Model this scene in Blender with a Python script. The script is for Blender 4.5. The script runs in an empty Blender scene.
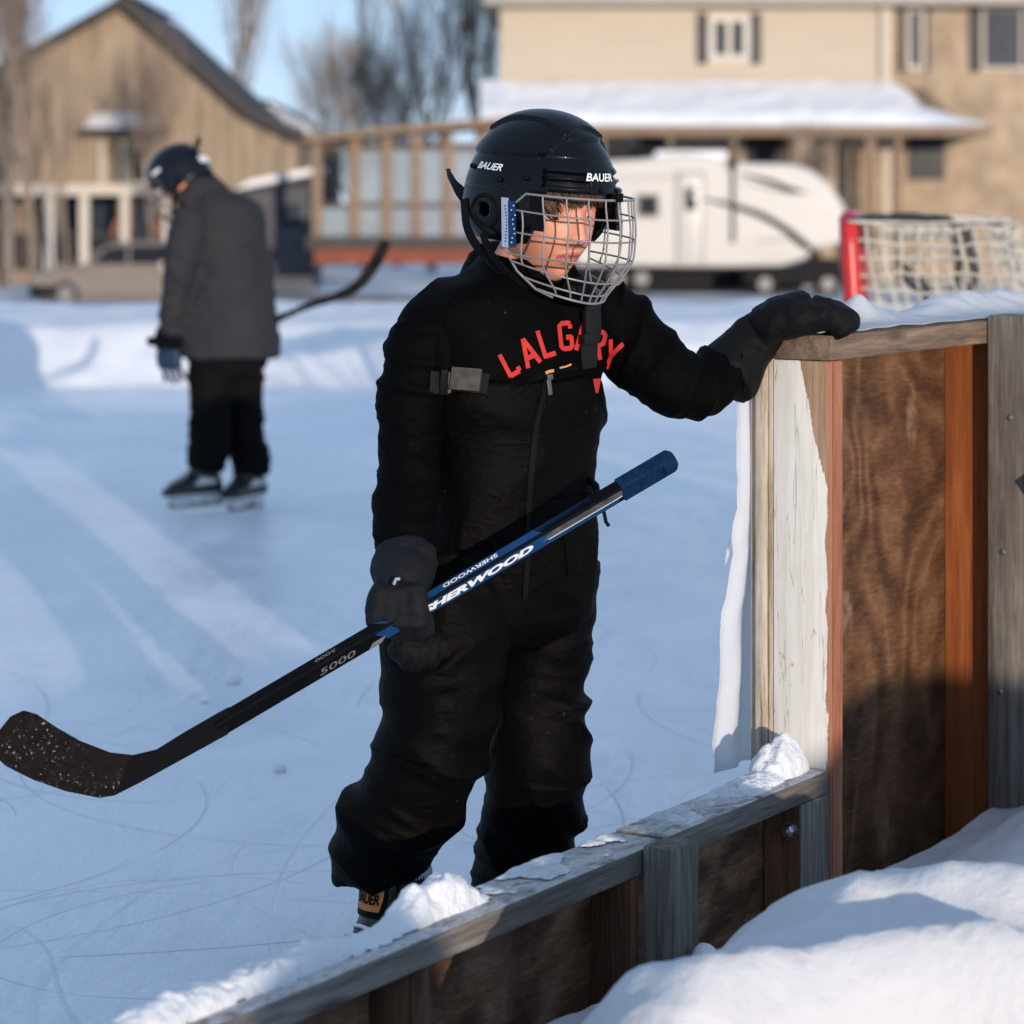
import bpy, bmesh, math, random
import numpy as np
from mathutils import Vector, Matrix, noise
from mathutils.bvhtree import BVHTree

# ------------------------------------------------------------------ basics
scene = bpy.context.scene
COL = scene.collection
F = 2500.0      # focal length in pixels of the 1024 px frame
HC = 1.27       # camera height
HY = 205.0      # horizon row
rnd = random.Random(7)
R = math.radians

def W(x, y, D):
    return Vector(((x - 512) / F * D, D, HC - (y - HY) / F * D))

WM = {}         # world matrices of things

def tag(o, label=None, cat=None, group=None, kind=None):
    if label: o['label'] = label
    if cat: o['category'] = cat
    if group: o['group'] = group
    if kind: o['kind'] = kind
    return o

def thing(name, label, cat, loc=(0, 0, 0), rotz=0.0, group=None):
    o = bpy.data.objects.new(name, None)
    o.empty_display_size = 0.2
    COL.objects.link(o)
    o.location = loc
    o.rotation_euler = (0, 0, rotz)
    WM[o.name] = Matrix.Translation(Vector(loc)) @ Matrix.Rotation(rotz, 4, 'Z')
    return tag(o, label, cat, group)

def wm(o):
    return WM.get(o.name, Matrix.Identity(4)) if o else Matrix.Identity(4)

def finish(me, smooth=True, angle=40):
    if not smooth:
        return
    for p in me.polygons:
        p.use_smooth = True
    if angle and angle < 180:
        bm = bmesh.new(); bm.from_mesh(me)
        lim = R(angle)
        for e in bm.edges:
            if len(e.link_faces) == 2 and e.calc_face_angle(0) > lim:
                e.smooth = False
        bm.to_mesh(me); bm.free()

def link(name, verts, faces, mat, parent=None, local=False, smooth=True, angle=40, matidx=None):
    """one mesh object; verts are world coordinates unless local"""
    me = bpy.data.meshes.new(name)
    if parent is not None and not local:
        inv = wm(parent).inverted()
        verts = [inv @ Vector(v) for v in verts]
    me.from_pydata([tuple(v) for v in verts], [], [tuple(f) for f in faces])
    me.update()
    bm = bmesh.new(); bm.from_mesh(me)
    bmesh.ops.recalc_face_normals(bm, faces=bm.faces)
    bm.to_mesh(me); bm.free()
    mats = mat if isinstance(mat, (list, tuple)) else [mat]
    for m in mats:
        me.materials.append(m)
    if matidx is not None:
        me.polygons.foreach_set('material_index', matidx)
    finish(me, smooth, angle)
    o = bpy.data.objects.new(name, me)
    COL.objects.link(o)
    if parent is not None:
        o.parent = parent
        WM[o.name] = wm(parent)
    return o

class MB:
    """collects shapes for one mesh object"""
    def __init__(self):
        self.v = []; self.f = []
    def add(self, verts, faces):
        n = len(self.v)
        self.v += [Vector(v) for v in verts]
        self.f += [tuple(i + n for i in f) for f in faces]
        return self
    def box(self, x0, x1, y0, y1, z0, z1, bev=0.0, M=None):
        bm = bmesh.new()
        bmesh.ops.create_cube(bm, size=1)
        for v in bm.verts:
            v.co = Vector(((x0 + x1) / 2 + v.co.x * (x1 - x0), (y0 + y1) / 2 + v.co.y * (y1 - y0), (z0 + z1) / 2 + v.co.z * (z1 - z0)))
        if bev:
            bmesh.ops.bevel(bm, geom=list(bm.edges), offset=bev, segments=2, affect='EDGES', profile=0.6)
        bm.verts.index_update()
        vs = [v.co.copy() for v in bm.verts]
        if M: vs = [M @ v for v in vs]
        fs = [tuple(v.index for v in f.verts) for f in bm.faces]
        bm.free()
        return self.add(vs, fs)
    def tube(self, pts, r, n=8, closed=False):
        V, Fc = tube(pts, r, n, closed)
        return self.add(V, Fc)
    def prism(self, poly, axis_vec):
        """closed polygon (3D points) extruded by axis_vec"""
        n = len(poly); a = Vector(axis_vec)
        vs = [Vector(p) for p in poly] + [Vector(p) + a for p in poly]
        fs = [tuple(range(n)), tuple(range(2 * n - 1, n - 1, -1))]
        fs += [(i, (i + 1) % n, n + (i + 1) % n, n + i) for i in range(n)]
        return self.add(vs, fs)
    def ball(self, c, r, seg=16, ring=10, sc=(1, 1, 1), M=None):
        vs = []; fs = []
        for i in range(ring + 1):
            t = math.pi * i / ring
            for j in range(seg):
                a = 2 * math.pi * j / seg
                p = Vector((math.sin(t) * math.cos(a) * r * sc[0], math.sin(t) * math.sin(a) * r * sc[1], math.cos(t) * r * sc[2]))
                if M: p = M @ p
                vs.append(Vector(c) + p)
        for i in range(ring):
            for j in range(seg):
                fs.append((i * seg + j, i * seg + (j + 1) % seg, (i + 1) * seg + (j + 1) % seg, (i + 1) * seg + j))
        bm = bmesh.new()
        bv = [bm.verts.new(v) for v in vs]
        for f in fs:
            try: bm.faces.new([bv[k] for k in f])
            except ValueError: pass
        bmesh.ops.remove_doubles(bm, verts=bm.verts, dist=1e-6)
        bm.verts.index_update()
        vs = [v.co.copy() for v in bm.verts]; fs = [tuple(v.index for v in f.verts) for f in bm.faces]
        bm.free()
        return self.add(vs, fs)
    def build(self, name, mat, parent=None, local=False, smooth=True, angle=40):
        return link(name, self.v, self.f, mat, parent, local, smooth, angle)

def tube(pts, r, n=8, closed=False):
    pts = [Vector(p) for p in pts]
    m = len(pts)
    rs = r if isinstance(r, (list, tuple)) else [r] * m
    V = []; Fc = []
    prev = None
    for i, p in enumerate(pts):
        if closed:
            t = pts[(i + 1) % m] - pts[i - 1]
        else:
            t = pts[min(i + 1, m - 1)] - pts[max(i - 1, 0)]
        t.normalize()
        if prev is None:
            a = Vector((0, 0, 1)) if abs(t.z) < 0.9 else Vector((1, 0, 0))
            s = t.cross(a).normalized()
        else:
            s = (prev - t * prev.dot(t)).normalized()
        prev = s
        b = t.cross(s)
        for k in range(n):
            an = 2 * math.pi * k / n
            V.append(p + (s * math.cos(an) + b * math.sin(an)) * rs[i])
    for i in range(m if closed else m - 1):
        i2 = (i + 1) % m
        for k in range(n):
            Fc.append((i * n + k, i * n + (k + 1) % n, i2 * n + (k + 1) % n, i2 * n + k))
    if not closed:
        Fc.append(tuple(range(n - 1, -1, -1)))
        Fc.append(tuple(range((m - 1) * n, m * n)))
    return V, Fc

def catmull(rows, k=4):
    """resample rows of numbers with a Catmull-Rom spline, k steps per span"""
    a = np.array(rows, float)
    n = len(a); out = []
    for i in range(n - 1):
        p0 = a[i - 1] if i > 0 else 2 * a[0] - a[1]
        p1, p2 = a[i], a[i + 1]
        p3 = a[i + 2] if i + 2 < n else 2 * a[-1] - a[-2]
        for j in range(k):
            t = j / k
            out.append(0.5 * ((2 * p1) + (-p0 + p2) * t + (2 * p0 - 5 * p1 + 4 * p2 - p3) * t * t + (-p0 + 3 * p1 - 3 * p2 + p3) * t ** 3))
    out.append(a[-1])
    return np.array(out)

def loft_limb(rows, k=4, n=24, side=(1, 0, 0), flat=1.0):
    """rows (x,y,z,r) -> closed tube with rounded ends; flat scales the radius across 'side' x tangent"""
    a = catmull(rows, k)
    m = len(a); V = []; Fc = []
    S0 = Vector(side)
    for i in range(m):
        p = Vector(a[i, :3]); r = a[i, 3]
        t = (Vector(a[min(i + 1, m - 1), :3]) - Vector(a[max(i - 1, 0), :3])).normalized()
        s = (S0 - t * S0.dot(t)).normalized(); b = t.cross(s)
        for q in range(n):
            an = 2 * math.pi * q / n
            V.append(p + s * math.cos(an) * r + b * math.sin(an) * r * flat)
    for i in range(m - 1):
        for q in range(n):
            Fc.append((i * n + q, i * n + (q + 1) % n, (i + 1) * n + (q + 1) % n, (i + 1) * n + q))
    Fc.append(tuple(range(n - 1, -1, -1))); Fc.append(tuple(range((m - 1) * n, m * n)))
    return V, Fc

def loft_rings(rows, Rax, Fax, k=4, n=40, p=2.4):
    """rows (x,y,z,w,d): horizontal superellipse rings with axes Rax (half width w) and Fax (half depth d)"""
    a = catmull(rows, k)
    m = len(a); V = []; Fc = []
    for i in range(m):
        c = Vector(a[i, :3])
        for q in range(n):
            an = 2 * math.pi * q / n
            ca, sa = math.cos(an), math.sin(an)
            x = math.copysign(abs(ca) ** (2 / p), ca); y = math.copysign(abs(sa) ** (2 / p), sa)
            V.append(c + Rax * x * a[i, 3] + Fax * y * a[i, 4])
    for i in range(m - 1):
        for q in range(n):
            Fc.append((i * n + q, i * n + (q + 1) % n, (i + 1) * n + (q + 1) % n, (i + 1) * n + q))
    Fc.append(tuple(range(n - 1, -1, -1))); Fc.append(tuple(range((m - 1) * n, m * n)))
    return V, Fc

def union(parts, voxel=0.008, smooth=6):
    """voxel union of closed shapes -> (verts Nx3, faces, normals)"""
    mb = MB()
    for v, f in parts: mb.add(v, f)
    me = bpy.data.meshes.new('temp')
    me.from_pydata([tuple(v) for v in mb.v], [], mb.f); me.update()
    bm = bmesh.new(); bm.from_mesh(me)
    bmesh.ops.recalc_face_normals(bm, faces=bm.faces)
    bm.to_mesh(me); bm.free()
    o = bpy.data.objects.new('temp', me); COL.objects.link(o)
    md = o.modifiers.new('r', 'REMESH'); md.mode = 'VOXEL'; md.voxel_size = voxel; md.adaptivity = 0
    if smooth:
        ms = o.modifiers.new('s', 'SMOOTH'); ms.factor = 0.5; ms.iterations = smooth
    bpy.context.view_layer.update()
    dg = bpy.context.evaluated_depsgraph_get()
    em = bpy.data.meshes.new_from_object(o.evaluated_get(dg))
    n = len(em.vertices)
    V = np.zeros(n * 3); em.vertices.foreach_get('co', V); V = V.reshape(-1, 3)
    N = np.zeros(n * 3); em.vertices.foreach_get('normal', N); N = N.reshape(-1, 3)
    Fc = [tuple(p.vertices) for p in em.polygons]
    bpy.data.objects.remove(o); bpy.data.meshes.remove(me); bpy.data.meshes.remove(em)
    return V, Fc, N

def disp(V, N, fn):
    out = np.array(V)
    for i in range(len(V)):
        d = fn(V[i])
        if d: out[i] += N[i] * d
    return out

def nz(x, y, z):
    return noise.noise(Vector((x, y, z)))

def crease(x, y, z):
    r = 1 - 2.2 * abs(noise.noise(Vector((x, y, z))))
    return max(0.0, r) ** 1.6

def ridged(x, y, z):
    return 1 - 2 * abs(noise.noise(Vector((x, y, z))))

def bvh_of(V, Fc):
    return BVHTree.FromPolygons([Vector(v) for v in V], [tuple(f) for f in Fc])

CAM = Vector((0, 0, HC))
def hit(bvh, x, y, off=0.0):
    """point on a surface that stands at this place of the photograph"""
    d = (W(x, y, 4.0) - CAM).normalized()
    p, n, i, t = bvh.ray_cast(CAM, d)
    if p is None:
        return None, None
    if n.dot(d) > 0: n = -n
    return p + n * off, n

def ribbon(pts, nrm, width, thick=0.003):
    """flat strap along points with surface normals"""
    V = []; Fc = []
    m = len(pts)
    ws = width if isinstance(width, (list, tuple)) else [width] * m
    for i in range(m):
        t = (pts[min(i + 1, m - 1)] - pts[max(i - 1, 0)]).normalized()
        s = t.cross(nrm[i]).normalized() * ws[i] / 2
        q = nrm[i] * thick
        V += [pts[i] - s, pts[i] + s, pts[i] + s + q, pts[i] - s + q]
    for i in range(m - 1):
        for k in range(4):
            Fc.append((i * 4 + k, i * 4 + (k + 1) % 4, i * 4 + 4 + (k + 1) % 4, i * 4 + 4 + k))
    Fc.append((3, 2, 1, 0)); Fc.append(tuple(range(4 * m - 4, 4 * m)))
    return V, Fc

def text2d(body, size=1.0, shear=0.0, bold=0.0, sx=1.0, space=1.0, sub=0.12):
    """letters as a flat triangulated mesh centred on the origin -> (Nx2 points, faces)"""
    cu = bpy.data.curves.new('letters', 'FONT')
    cu.body = body; cu.align_x = 'CENTER'; cu.align_y = 'CENTER'
    cu.size = 1.0; cu.shear = shear; cu.offset = bold; cu.space_character = space; cu.resolution_u = 4
    cu.fill_mode = 'FRONT' if hasattr(cu, 'fill_mode') else cu.fill_mode
    o = bpy.data.objects.new('letters', cu); COL.objects.link(o)
    bpy.context.view_layer.update()
    dg = bpy.context.evaluated_depsgraph_get()
    me = bpy.data.meshes.new_from_object(o.evaluated_get(dg))
    bm = bmesh.new(); bm.from_mesh(me)
    bmesh.ops.remove_doubles(bm, verts=bm.verts, dist=1e-5)
    bmesh.ops.triangulate(bm, faces=bm.faces)
    if sub:
        for _ in range(4):
            es = [e for e in bm.edges if e.calc_length() > sub]
            if not es: break
            bmesh.ops.subdivide_edges(bm, edges=es, cuts=1)
            bmesh.ops.triangulate(bm, faces=bm.faces)
    bm.verts.index_update()
    P = [(v.co.x * size * sx, v.co.y * size) for v in bm.verts]
    Fc = [tuple(v.index for v in f.verts) for f in bm.faces]
    bm.free()
    bpy.data.objects.remove(o); bpy.data.curves.remove(cu); bpy.data.meshes.remove(me)
    return P, Fc

# ------------------------------------------------------------------ materials
def new_mat(name):
    m = bpy.data.materials.new(name)
    m.use_nodes = True
    nt = m.node_tree
    return m, nt, nt.nodes['Principled BSDF']

class NT:
    def __init__(self, nt): self.nt = nt
    def n(self, kind, **kw):
        nd = self.nt.nodes.new(kind)
        for k, v in kw.items():
            setattr(nd, k, v)
        return nd
    def l(self, a, b): self.nt.links.new(a, b)
    def coord(self, scale=(1, 1, 1), rot=(0, 0, 0), loc=(0, 0, 0)):
        tc = self.n('ShaderNodeTexCoord'); mp = self.n('ShaderNodeMapping')
        mp.inputs['Scale'].default_value = scale; mp.inputs['Rotation'].default_value = rot; mp.inputs['Location'].default_value = loc
        self.l(tc.outputs['Object'], mp.inputs['Vector'])
        return mp.outputs['Vector']
    def noise(self, vec, scale, detail=4, rough=0.55, dist=0.0):
        t = self.n('ShaderNodeTexNoise')
        t.inputs['Scale'].default_value = scale; t.inputs['Detail'].default_value = detail
        t.inputs['Roughness'].default_value = rough; t.inputs['Distortion'].default_value = dist
        self.l(vec, t.inputs['Vector'])
        return t.outputs['Fac']
    def ramp(self, fac, stops, interp='LINEAR'):
        r = self.n('ShaderNodeValToRGB'); r.color_ramp.interpolation = interp
        el = r.color_ramp.elements
        while len(el) < len(stops): el.new(0.5)
        for e, (p, c) in zip(el, stops):
            e.position = p; e.color = (c, c, c, 1) if isinstance(c, (int, float)) else (*c, 1)
        self.l(fac, r.inputs['Fac'])
        return r.outputs['Color']
    def mix(self, fac, a, b, mode='MIX'):
        m = self.n('ShaderNodeMix', data_type='RGBA', blend_type=mode)
        for sock, v in ((m.inputs[0], fac), (m.inputs[6], a), (m.inputs[7], b)):
            if isinstance(v, (int, float)): sock.default_value = v
            elif isinstance(v, tuple): sock.default_value = (*v, 1)
            else: self.l(v, sock)
        return m.outputs[2]
    def math(self, op, a, b=0.0, c=None):
        m = self.n('ShaderNodeMath', operation=op)
        for i, v in enumerate((a, b, c)):
            if v is None: continue
            if isinstance(v, (int, float)): m.inputs[i].default_value = v
            else: self.l(v, m.inputs[i])
        return m.outputs[0]
    def bump(self, height, strength=0.3, dist=0.01, normal=None):
        b = self.n('ShaderNodeBump'); b.inputs['Strength'].default_value = strength; b.inputs['Distance'].default_value = dist
        self.l(height, b.inputs['Height'])
        if normal: self.l(normal, b.inputs['Normal'])
        return b.outputs['Normal']

def M_plain(name, col, rough=0.6, var=0.25, scale=8.0, bump=0.0, bscale=60.0, bdist=0.004, metal=0.0, coat=0.0, spec=0.5, sheen=0.0, tint=None):
    m, nt, p = new_mat(name); g = NT(nt)
    v = g.coord()
    f = g.noise(v, scale, 5, 0.6)
    lo = tuple(c * (1 - var) for c in col); hi = tint or tuple(min(1, c * (1 + var)) for c in col)
    g.l(g.ramp(f, [(0.3, lo), (0.7, hi)]), p.inputs['Base Color'])
    p.inputs['Roughness'].default_value = rough; p.inputs['Metallic'].default_value = metal
    p.inputs['Coat Weight'].default_value = coat; p.inputs['Specular IOR Level'].default_value = spec
    if sheen:
        p.inputs['Sheen Weight'].default_value = sheen; p.inputs['Sheen Roughness'].default_value = 0.5
    if bump:
        g.l(g.bump(g.noise(v, bscale, 6, 0.6), bump, bdist), p.inputs['Normal'])
    return m

def M_fabric(name, col, rough=0.8, weave=900.0, fold=0.35, sheen=0.15, specks=True, var=0.35, spec=0.3):
    m, nt, p = new_mat(name); g = NT(nt)
    v = g.coord()
    f = g.noise(v, 7.0, 6, 0.65)
    c = g.ramp(f, [(0.25, tuple(x * (1 - var) for x in col)), (0.75, tuple(x * (1 + var) for x in col))])
    if specks:   # dried frost dust caught in the cloth
        s = g.noise(v, 90.0, 3, 0.7); s2 = g.noise(v, 6.0, 2, 0.5)
        k = g.math('MULTIPLY', g.ramp(s, [(0.66, 0.0), (0.75, 1.0)]), g.ramp(s2, [(0.55, 0.0), (0.7, 0.35)]))
        c = g.mix(k, c, (0.2, 0.2, 0.22))
    g.l(c, p.inputs['Base Color'])
    p.inputs['Roughness'].default_value = rough; p.inputs['Specular IOR Level'].default_value = spec
    p.inputs['Sheen Weight'].default_value = sheen; p.inputs['Sheen Roughness'].default_value = 0.5
    a = g.noise(v, weave, 2, 0.5)
    b = g.noise(v, 38.0, 4, 0.6)
    # small sharp creases in the cloth
    cr = g.math('ABSOLUTE', g.math('SUBTRACT', g.noise(g.coord((1, 1, 2.3), (R(18), R(12), 0)), 9.0, 3, 0.5, 0.6), 0.5))
    cr = g.ramp(cr, [(0.0, 1.0), (0.10, 0.0)])
    cr2 = g.math('ABSOLUTE', g.math('SUBTRACT', g.noise(g.coord((1, 1, 1.6), (R(-30), R(20), 0)), 24.0, 3, 0.55, 0.8), 0.5))
    cr = g.math('ADD', cr, g.math('MULTIPLY', g.ramp(cr2, [(0.0, 1.0), (0.12, 0.0)]), 0.5))
    n0 = g.bump(cr, 0.18, 0.006)
    n1 = g.bump(b, fold, 0.004, n0)
    g.l(g.bump(a, 0.25, 0.0008, n1), p.inputs['Normal'])
    return m

def M_wood(name, cols, grain='z', scale=1.0, rough=0.75, bump=0.4, knots=True, spec=0.3, contrast=(0.40, 0.61)):
    """weathered board: fibres run along one local axis"""
    m, nt, p = new_mat(name); g = NT(nt)
    st = {'x': (1.2, 22, 22), 'y': (22, 1.2, 22), 'z': (22, 22, 1.2)}[grain]
    v = g.coord(tuple(s * scale for s in st))
    v1 = g.coord((3 * scale, 3 * scale, 3 * scale))
    a = g.noise(v, 1.6, 8, 0.7, 0.6)
    fine = g.noise(v, 9.0, 6, 0.75, 0.2)
    big = g.noise(v1, 1.0, 4, 0.6)
    k = g.math('ADD', g.math('MULTIPLY', a, 0.6), g.math('MULTIPLY', fine, 0.4))
    c = g.ramp(k, [(contrast[0], cols[0]), (0.5, cols[1]), (contrast[1], cols[2])])
    c = g.mix(g.ramp(big, [(0.35, 0.0), (0.7, 0.55)]), c, cols[3] if len(cols) > 3 else cols[0])
    if knots:
        kv = g.coord({'x': (2.5, 9, 9), 'y': (9, 2.5, 9), 'z': (9, 9, 2.5)}[grain])
        vo = g.n('ShaderNodeTexVoronoi'); vo.inputs['Scale'].default_value = 1.1 * scale; g.l(kv, vo.inputs['Vector'])
        c = g.mix(g.ramp(vo.outputs['Distance'], [(0.06, 0.75), (0.16, 0.0)]), c, tuple(x * 0.35 for x in cols[0]))
    g.l(c, p.inputs['Base Color'])
    p.inputs['Roughness'].default_value = rough; p.inputs['Specular IOR Level'].default_value = spec
    g.l(g.bump(k, bump, 0.004), p.inputs['Normal'])
    return m

def M_snow(name, col=(0.86, 0.88, 0.92), lump=14.0, bump=0.45, sss=0.0, dirt=None):
    m, nt, p = new_mat(name); g = NT(nt)
    v = g.coord()
    c = g.ramp(g.noise(v, 3.0, 5, 0.6), [(0.3, tuple(x * 0.94 for x in col)), (0.7, col)])
    if dirt:
        c = g.mix(g.ramp(g.noise(v, dirt[1], 5, 0.65), [(0.5, 0.0), (0.72, dirt[2])]), c, dirt[0])
    g.l(c, p.inputs['Base Color'])
    p.inputs['Roughness'].default_value = 0.65; p.inputs['Specular IOR Level'].default_value = 0.35
    if sss:
        p.inputs['Subsurface Weight'].default_value = sss
        p.inputs['Subsurface Radius'].default_value = (0.03, 0.035, 0.045); p.inputs['Subsurface Scale'].default_value = 0.6
    h = g.math('ADD', g.math('MULTIPLY', g.noise(v, lump, 6, 0.6), 0.8), g.math('MULTIPLY', g.noise(v, 220.0, 3, 0.6), 0.12))
    g.l(g.bump(h, bump, 0.03), p.inputs['Normal'])
    return m

# ------------------------------------------------------------------ camera, sun, sky
cam = bpy.data.cameras.new('camera'); camo = bpy.data.objects.new('camera', cam); COL.objects.link(camo)
camo.location = CAM; camo.rotation_euler = (R(90), 0, 0)
cam.sensor_width = 36; cam.lens = 36 * F / 1024; cam.shift_y = -(512 - HY) / 1024
cam.clip_start = 0.05; cam.clip_end = 3000
cam.dof.use_dof = True; cam.dof.focus_distance = 4.1; cam.dof.aperture_fstop = 3.8; cam.dof.aperture_blades = 9
scene.camera = camo

SUN_EL = 5.8; SUN_TO = Vector((0.31, -0.95, 0)).normalized()
sl = bpy.data.lights.new('sun', 'SUN'); so = bpy.data.objects.new('sun', sl); COL.objects.link(so)
sdir = Vector((SUN_TO.x * math.cos(R(SUN_EL)), SUN_TO.y * math.cos(R(SUN_EL)), math.sin(R(SUN_EL))))
so.rotation_euler = sdir.to_track_quat('Z', 'Y').to_euler(); so.location = (3, -9, 6)
sl.energy = 2.0; sl.angle = R(0.5); sl.color = (1.0, 0.84, 0.68)

world = bpy.data.worlds.new('World'); scene.world = world; world.use_nodes = True
wn = world.node_tree; bg = wn.nodes['Background']
sky = wn.nodes.new('ShaderNodeTexSky'); sky.sky_type = 'NISHITA'; sky.sun_disc = False
sky.sun_elevation = R(SUN_EL); sky.sun_rotation = math.atan2(SUN_TO.x, SUN_TO.y)
sky.air_density = 0.6; sky.dust_density = 0.0; sky.ozone_density = 5.0
sg = wn.nodes.new('ShaderNodeGamma'); sg.inputs['Gamma'].default_value = 0.27      # a clear sky with a gentle horizon
wn.links.new(sky.outputs['Color'], sg.inputs['Color'])
sm = wn.nodes.new('ShaderNodeMix'); sm.data_type = 'RGBA'; sm.blend_type = 'MULTIPLY'; sm.inputs[0].default_value = 1.0
wn.links.new(sg.outputs['Color'], sm.inputs[6]); sm.inputs[7].default_value = (2.2, 2.06, 2.2, 1)
wn.links.new(sm.outputs[2], bg.inputs['Color']); bg.inputs['Strength'].default_value = 0.15
scene.view_settings.view_transform = 'Standard'; scene.view_settings.look = 'None'
scene.view_settings.exposure = 1.0; scene.view_settings.gamma = 1.0
scene.render.engine = 'CYCLES'
scene.cycles.max_bounces = 6; scene.cycles.caustics_reflective = False; scene.cycles.caustics_refractive = False
scene.cycles.use_denoising = True

# ------------------------------------------------------------------ ice
def ice_material():
    m, nt, p = new_mat('ice'); g = NT(nt)
    v = g.coord()
    base = g.ramp(g.noise(g.coord((1, 0.6, 1)), 0.9, 6, 0.6), [(0.35, (0.68, 0.72, 0.78)), (0.5, (0.78, 0.81, 0.86)), (0.68, (0.87, 0.89, 0.92))])
    # windblown snow dust left in patches
    dust = g.ramp(g.noise(g.coord((1.0, 0.45, 1), (0, 0, R(12))), 2.6, 8, 0.70, 0.5), [(0.44, 0.0), (0.66, 1.0)])
    c = g.mix(g.math('MULTIPLY', dust, 0.75), base, (0.92, 0.92, 0.93))
    h = g.math('MULTIPLY', dust, 0.7)
    # curved blade marks, each layer thin lines at another scale and angle
    for sc, rot, wid, amt in ((0.5, 75, 0.003, 0.5), (0.4, 260, 0.0022, 0.4)):
        nf = g.noise(g.coord((sc, sc * 0.75, 1), (0, 0, R(rot)), (rot * 0.37, rot * 0.11, rot)), 1.3, 1.0, 0.4)
        d = g.math('ABSOLUTE', g.math('SUBTRACT', nf, 0.5))
        line = g.ramp(d, [(0.0, 1.0), (wid, 0.0)])
        d2 = g.math('ABSOLUTE', g.math('SUBTRACT', nf, 0.57))
        line = g.math('MAXIMUM', line, g.ramp(d2, [(0.0, 0.8), (wid * 0.8, 0.0)]))
        gate = g.ramp(g.noise(g.coord((1.1, 1.1, 1), (0, 0, R(rot + 40))), 1.0, 2, 0.5), [(0.42, 0.0), (0.55, 1.0)])
        line = g.math('MULTIPLY', g.math('MULTIPLY', line, gate), amt)
        c = g.mix(g.math('MULTIPLY', line, 0.42), c, (0.50, 0.57, 0.68))
        h = g.math('SUBTRACT', h, g.math('MULTIPLY', line, 0.9))
    # skate cuts: thin arcs of wide circles, each broken up by its own noise
    ra = random.Random(21); pos = g.coord()
    gates = [g.ramp(g.noise(g.coord((1.3, 1.3, 1), (0, 0, k), (k * 3.1, k, 0)), 1.0, 3, 0.6), [(0.46, 0.0), (0.54, 1.0)]) for k in range(4)]
    arcs = None
    for k in range(46):
        far = k > 30
        px0, py0 = (ra.uniform(-3.5, .8), ra.uniform(7, 12)) if far else (ra.uniform(-1.3, 0.5), ra.uniform(3.7, 7.0))
        rad = ra.choice([0.3, 0.45, 0.7, 1.0, 1.4, 2.2, 3.2]) * ra.uniform(.8, 1.25); th = ra.uniform(0, 6.28)
        cx, cy = px0 + rad * math.cos(th), py0 + rad * math.sin(th)
        d = g.n('ShaderNodeVectorMath', operation='DISTANCE'); g.l(pos, d.inputs[0]); d.inputs[1].default_value = (cx, cy, 0)
        w_ = ra.uniform(.0022, .0055) * (1.8 if far else 1)
        e = g.math('ABSOLUTE', g.math('SUBTRACT', d.outputs['Value'], rad))
        e = g.math('MULTIPLY', g.math('MAXIMUM', g.math('SUBTRACT', 1.0, g.math('DIVIDE', e, w_)), 0.0), ra.uniform(.45, 1))
        e = g.math('MULTIPLY', e, gates[k % 4])
        arcs = e if arcs is None else g.math('MAXIMUM', arcs, e)
    c = g.mix(g.math('MULTIPLY', arcs, 0.26), c, (0.46, 0.53, 0.64))
    h = g.math('SUBTRACT', h, g.math('MULTIPLY', arcs, 1.1))
    # pale shavings scraped up beside the cuts
    shav = g.ramp(g.noise(g.coord((1, .5, 1)), 28.0, 5, 0.72), [(0.58, 0.0), (0.70, 0.6)])
    c = g.mix(g.math('MULTIPLY', shav, g.math('MAXIMUM', gates[1], gates[3])), c, (0.92, 0.93, 0.95))
    scuff = g.ramp(g.noise(g.coord((2.2, .5, 1), (0, 0, R(-38))), 7.0, 6, 0.7, 0.4), [(0.50, 0.0), (0.66, 0.55)])
    c = g.mix(g.math('MULTIPLY', scuff, gates[2]), c, (0.60, 0.66, 0.75))
    g.l(c, p.inputs['Base Color'])
    g.l(g.ramp(dust, [(0.0, 0.34), (1.0, 0.65)]), p.inputs['Roughness'])
    p.inputs['Specular IOR Level'].default_value = 0.5
    h = g.math('ADD', h, g.math('MULTIPLY', g.noise(g.coord((1, 0.6, 1)), 11.0, 7, 0.7), 0.9))
    h = g.math('ADD', h, g.math('MULTIPLY', g.noise(g.coord((1, 0.25, 1)), 3.0, 4, 0.6), 0.9))
    g.l(g.bump(h, 0.55, 0.012), p.inputs['Normal'])
    return m
MAT_ICE = ice_material()
# wall line (the boards) : C + u*a, outside is +n
CX, CY = 0.55, 4.3
UX = Vector((0.5596, 0.8288, 0)); NX = Vector((0.8288, -0.5596, 0))
def wl(a, b, z):
    """a along the boards, b outwards from their outer face"""
    return Vector((CX, CY, 0)) + UX * a + NX * b + Vector((0, 0, z))
pa = wl(-9, -0.14, 0); pb = wl(16.5, -0.14, 0)
o = link('ice', [(-14, pa.y, 0), pa, pb, (-14, pb.y, 0)], [(0, 1, 2, 3)], MAT_ICE, smooth=False)
tag(o, 'pale blue skated rink ice', None, None, 'structure')

# ground falls about a metre beyond the rink to the street
MAT_GROUND = M_snow('ground_snow', (0.82, 0.84, 0.88), 2.0, 0.4, 0, ((0.34, 0.27, 0.2), 0.35, 0.5))
def ground_z(x, y):
    t = min(1, max(0, (y - 24) / 26)); t = t * t * (3 - 2 * t)
    return -0.02 - 1.05 * t + (0.06 * nz(x * 0.3, y * 0.3, 1) * t)
ys = list(np.linspace(-25, 24, 8)) + list(np.linspace(26, 70, 40)) + [90, 130, 200, 400, 900, 1800]
xs = [-1500, -500, -200, -80] + list(np.linspace(-40, 40, 50)) + [80, 200, 500, 1500]
V = [(x, y, ground_z(x, y)) for y in ys for x in xs]; nx_ = len(xs)
Fc = [(j * nx_ + i, j * nx_ + i + 1, (j + 1) * nx_ + i + 1, (j + 1) * nx_ + i) for j in range(len(ys) - 1) for i in range(nx_ - 1)]
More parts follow.
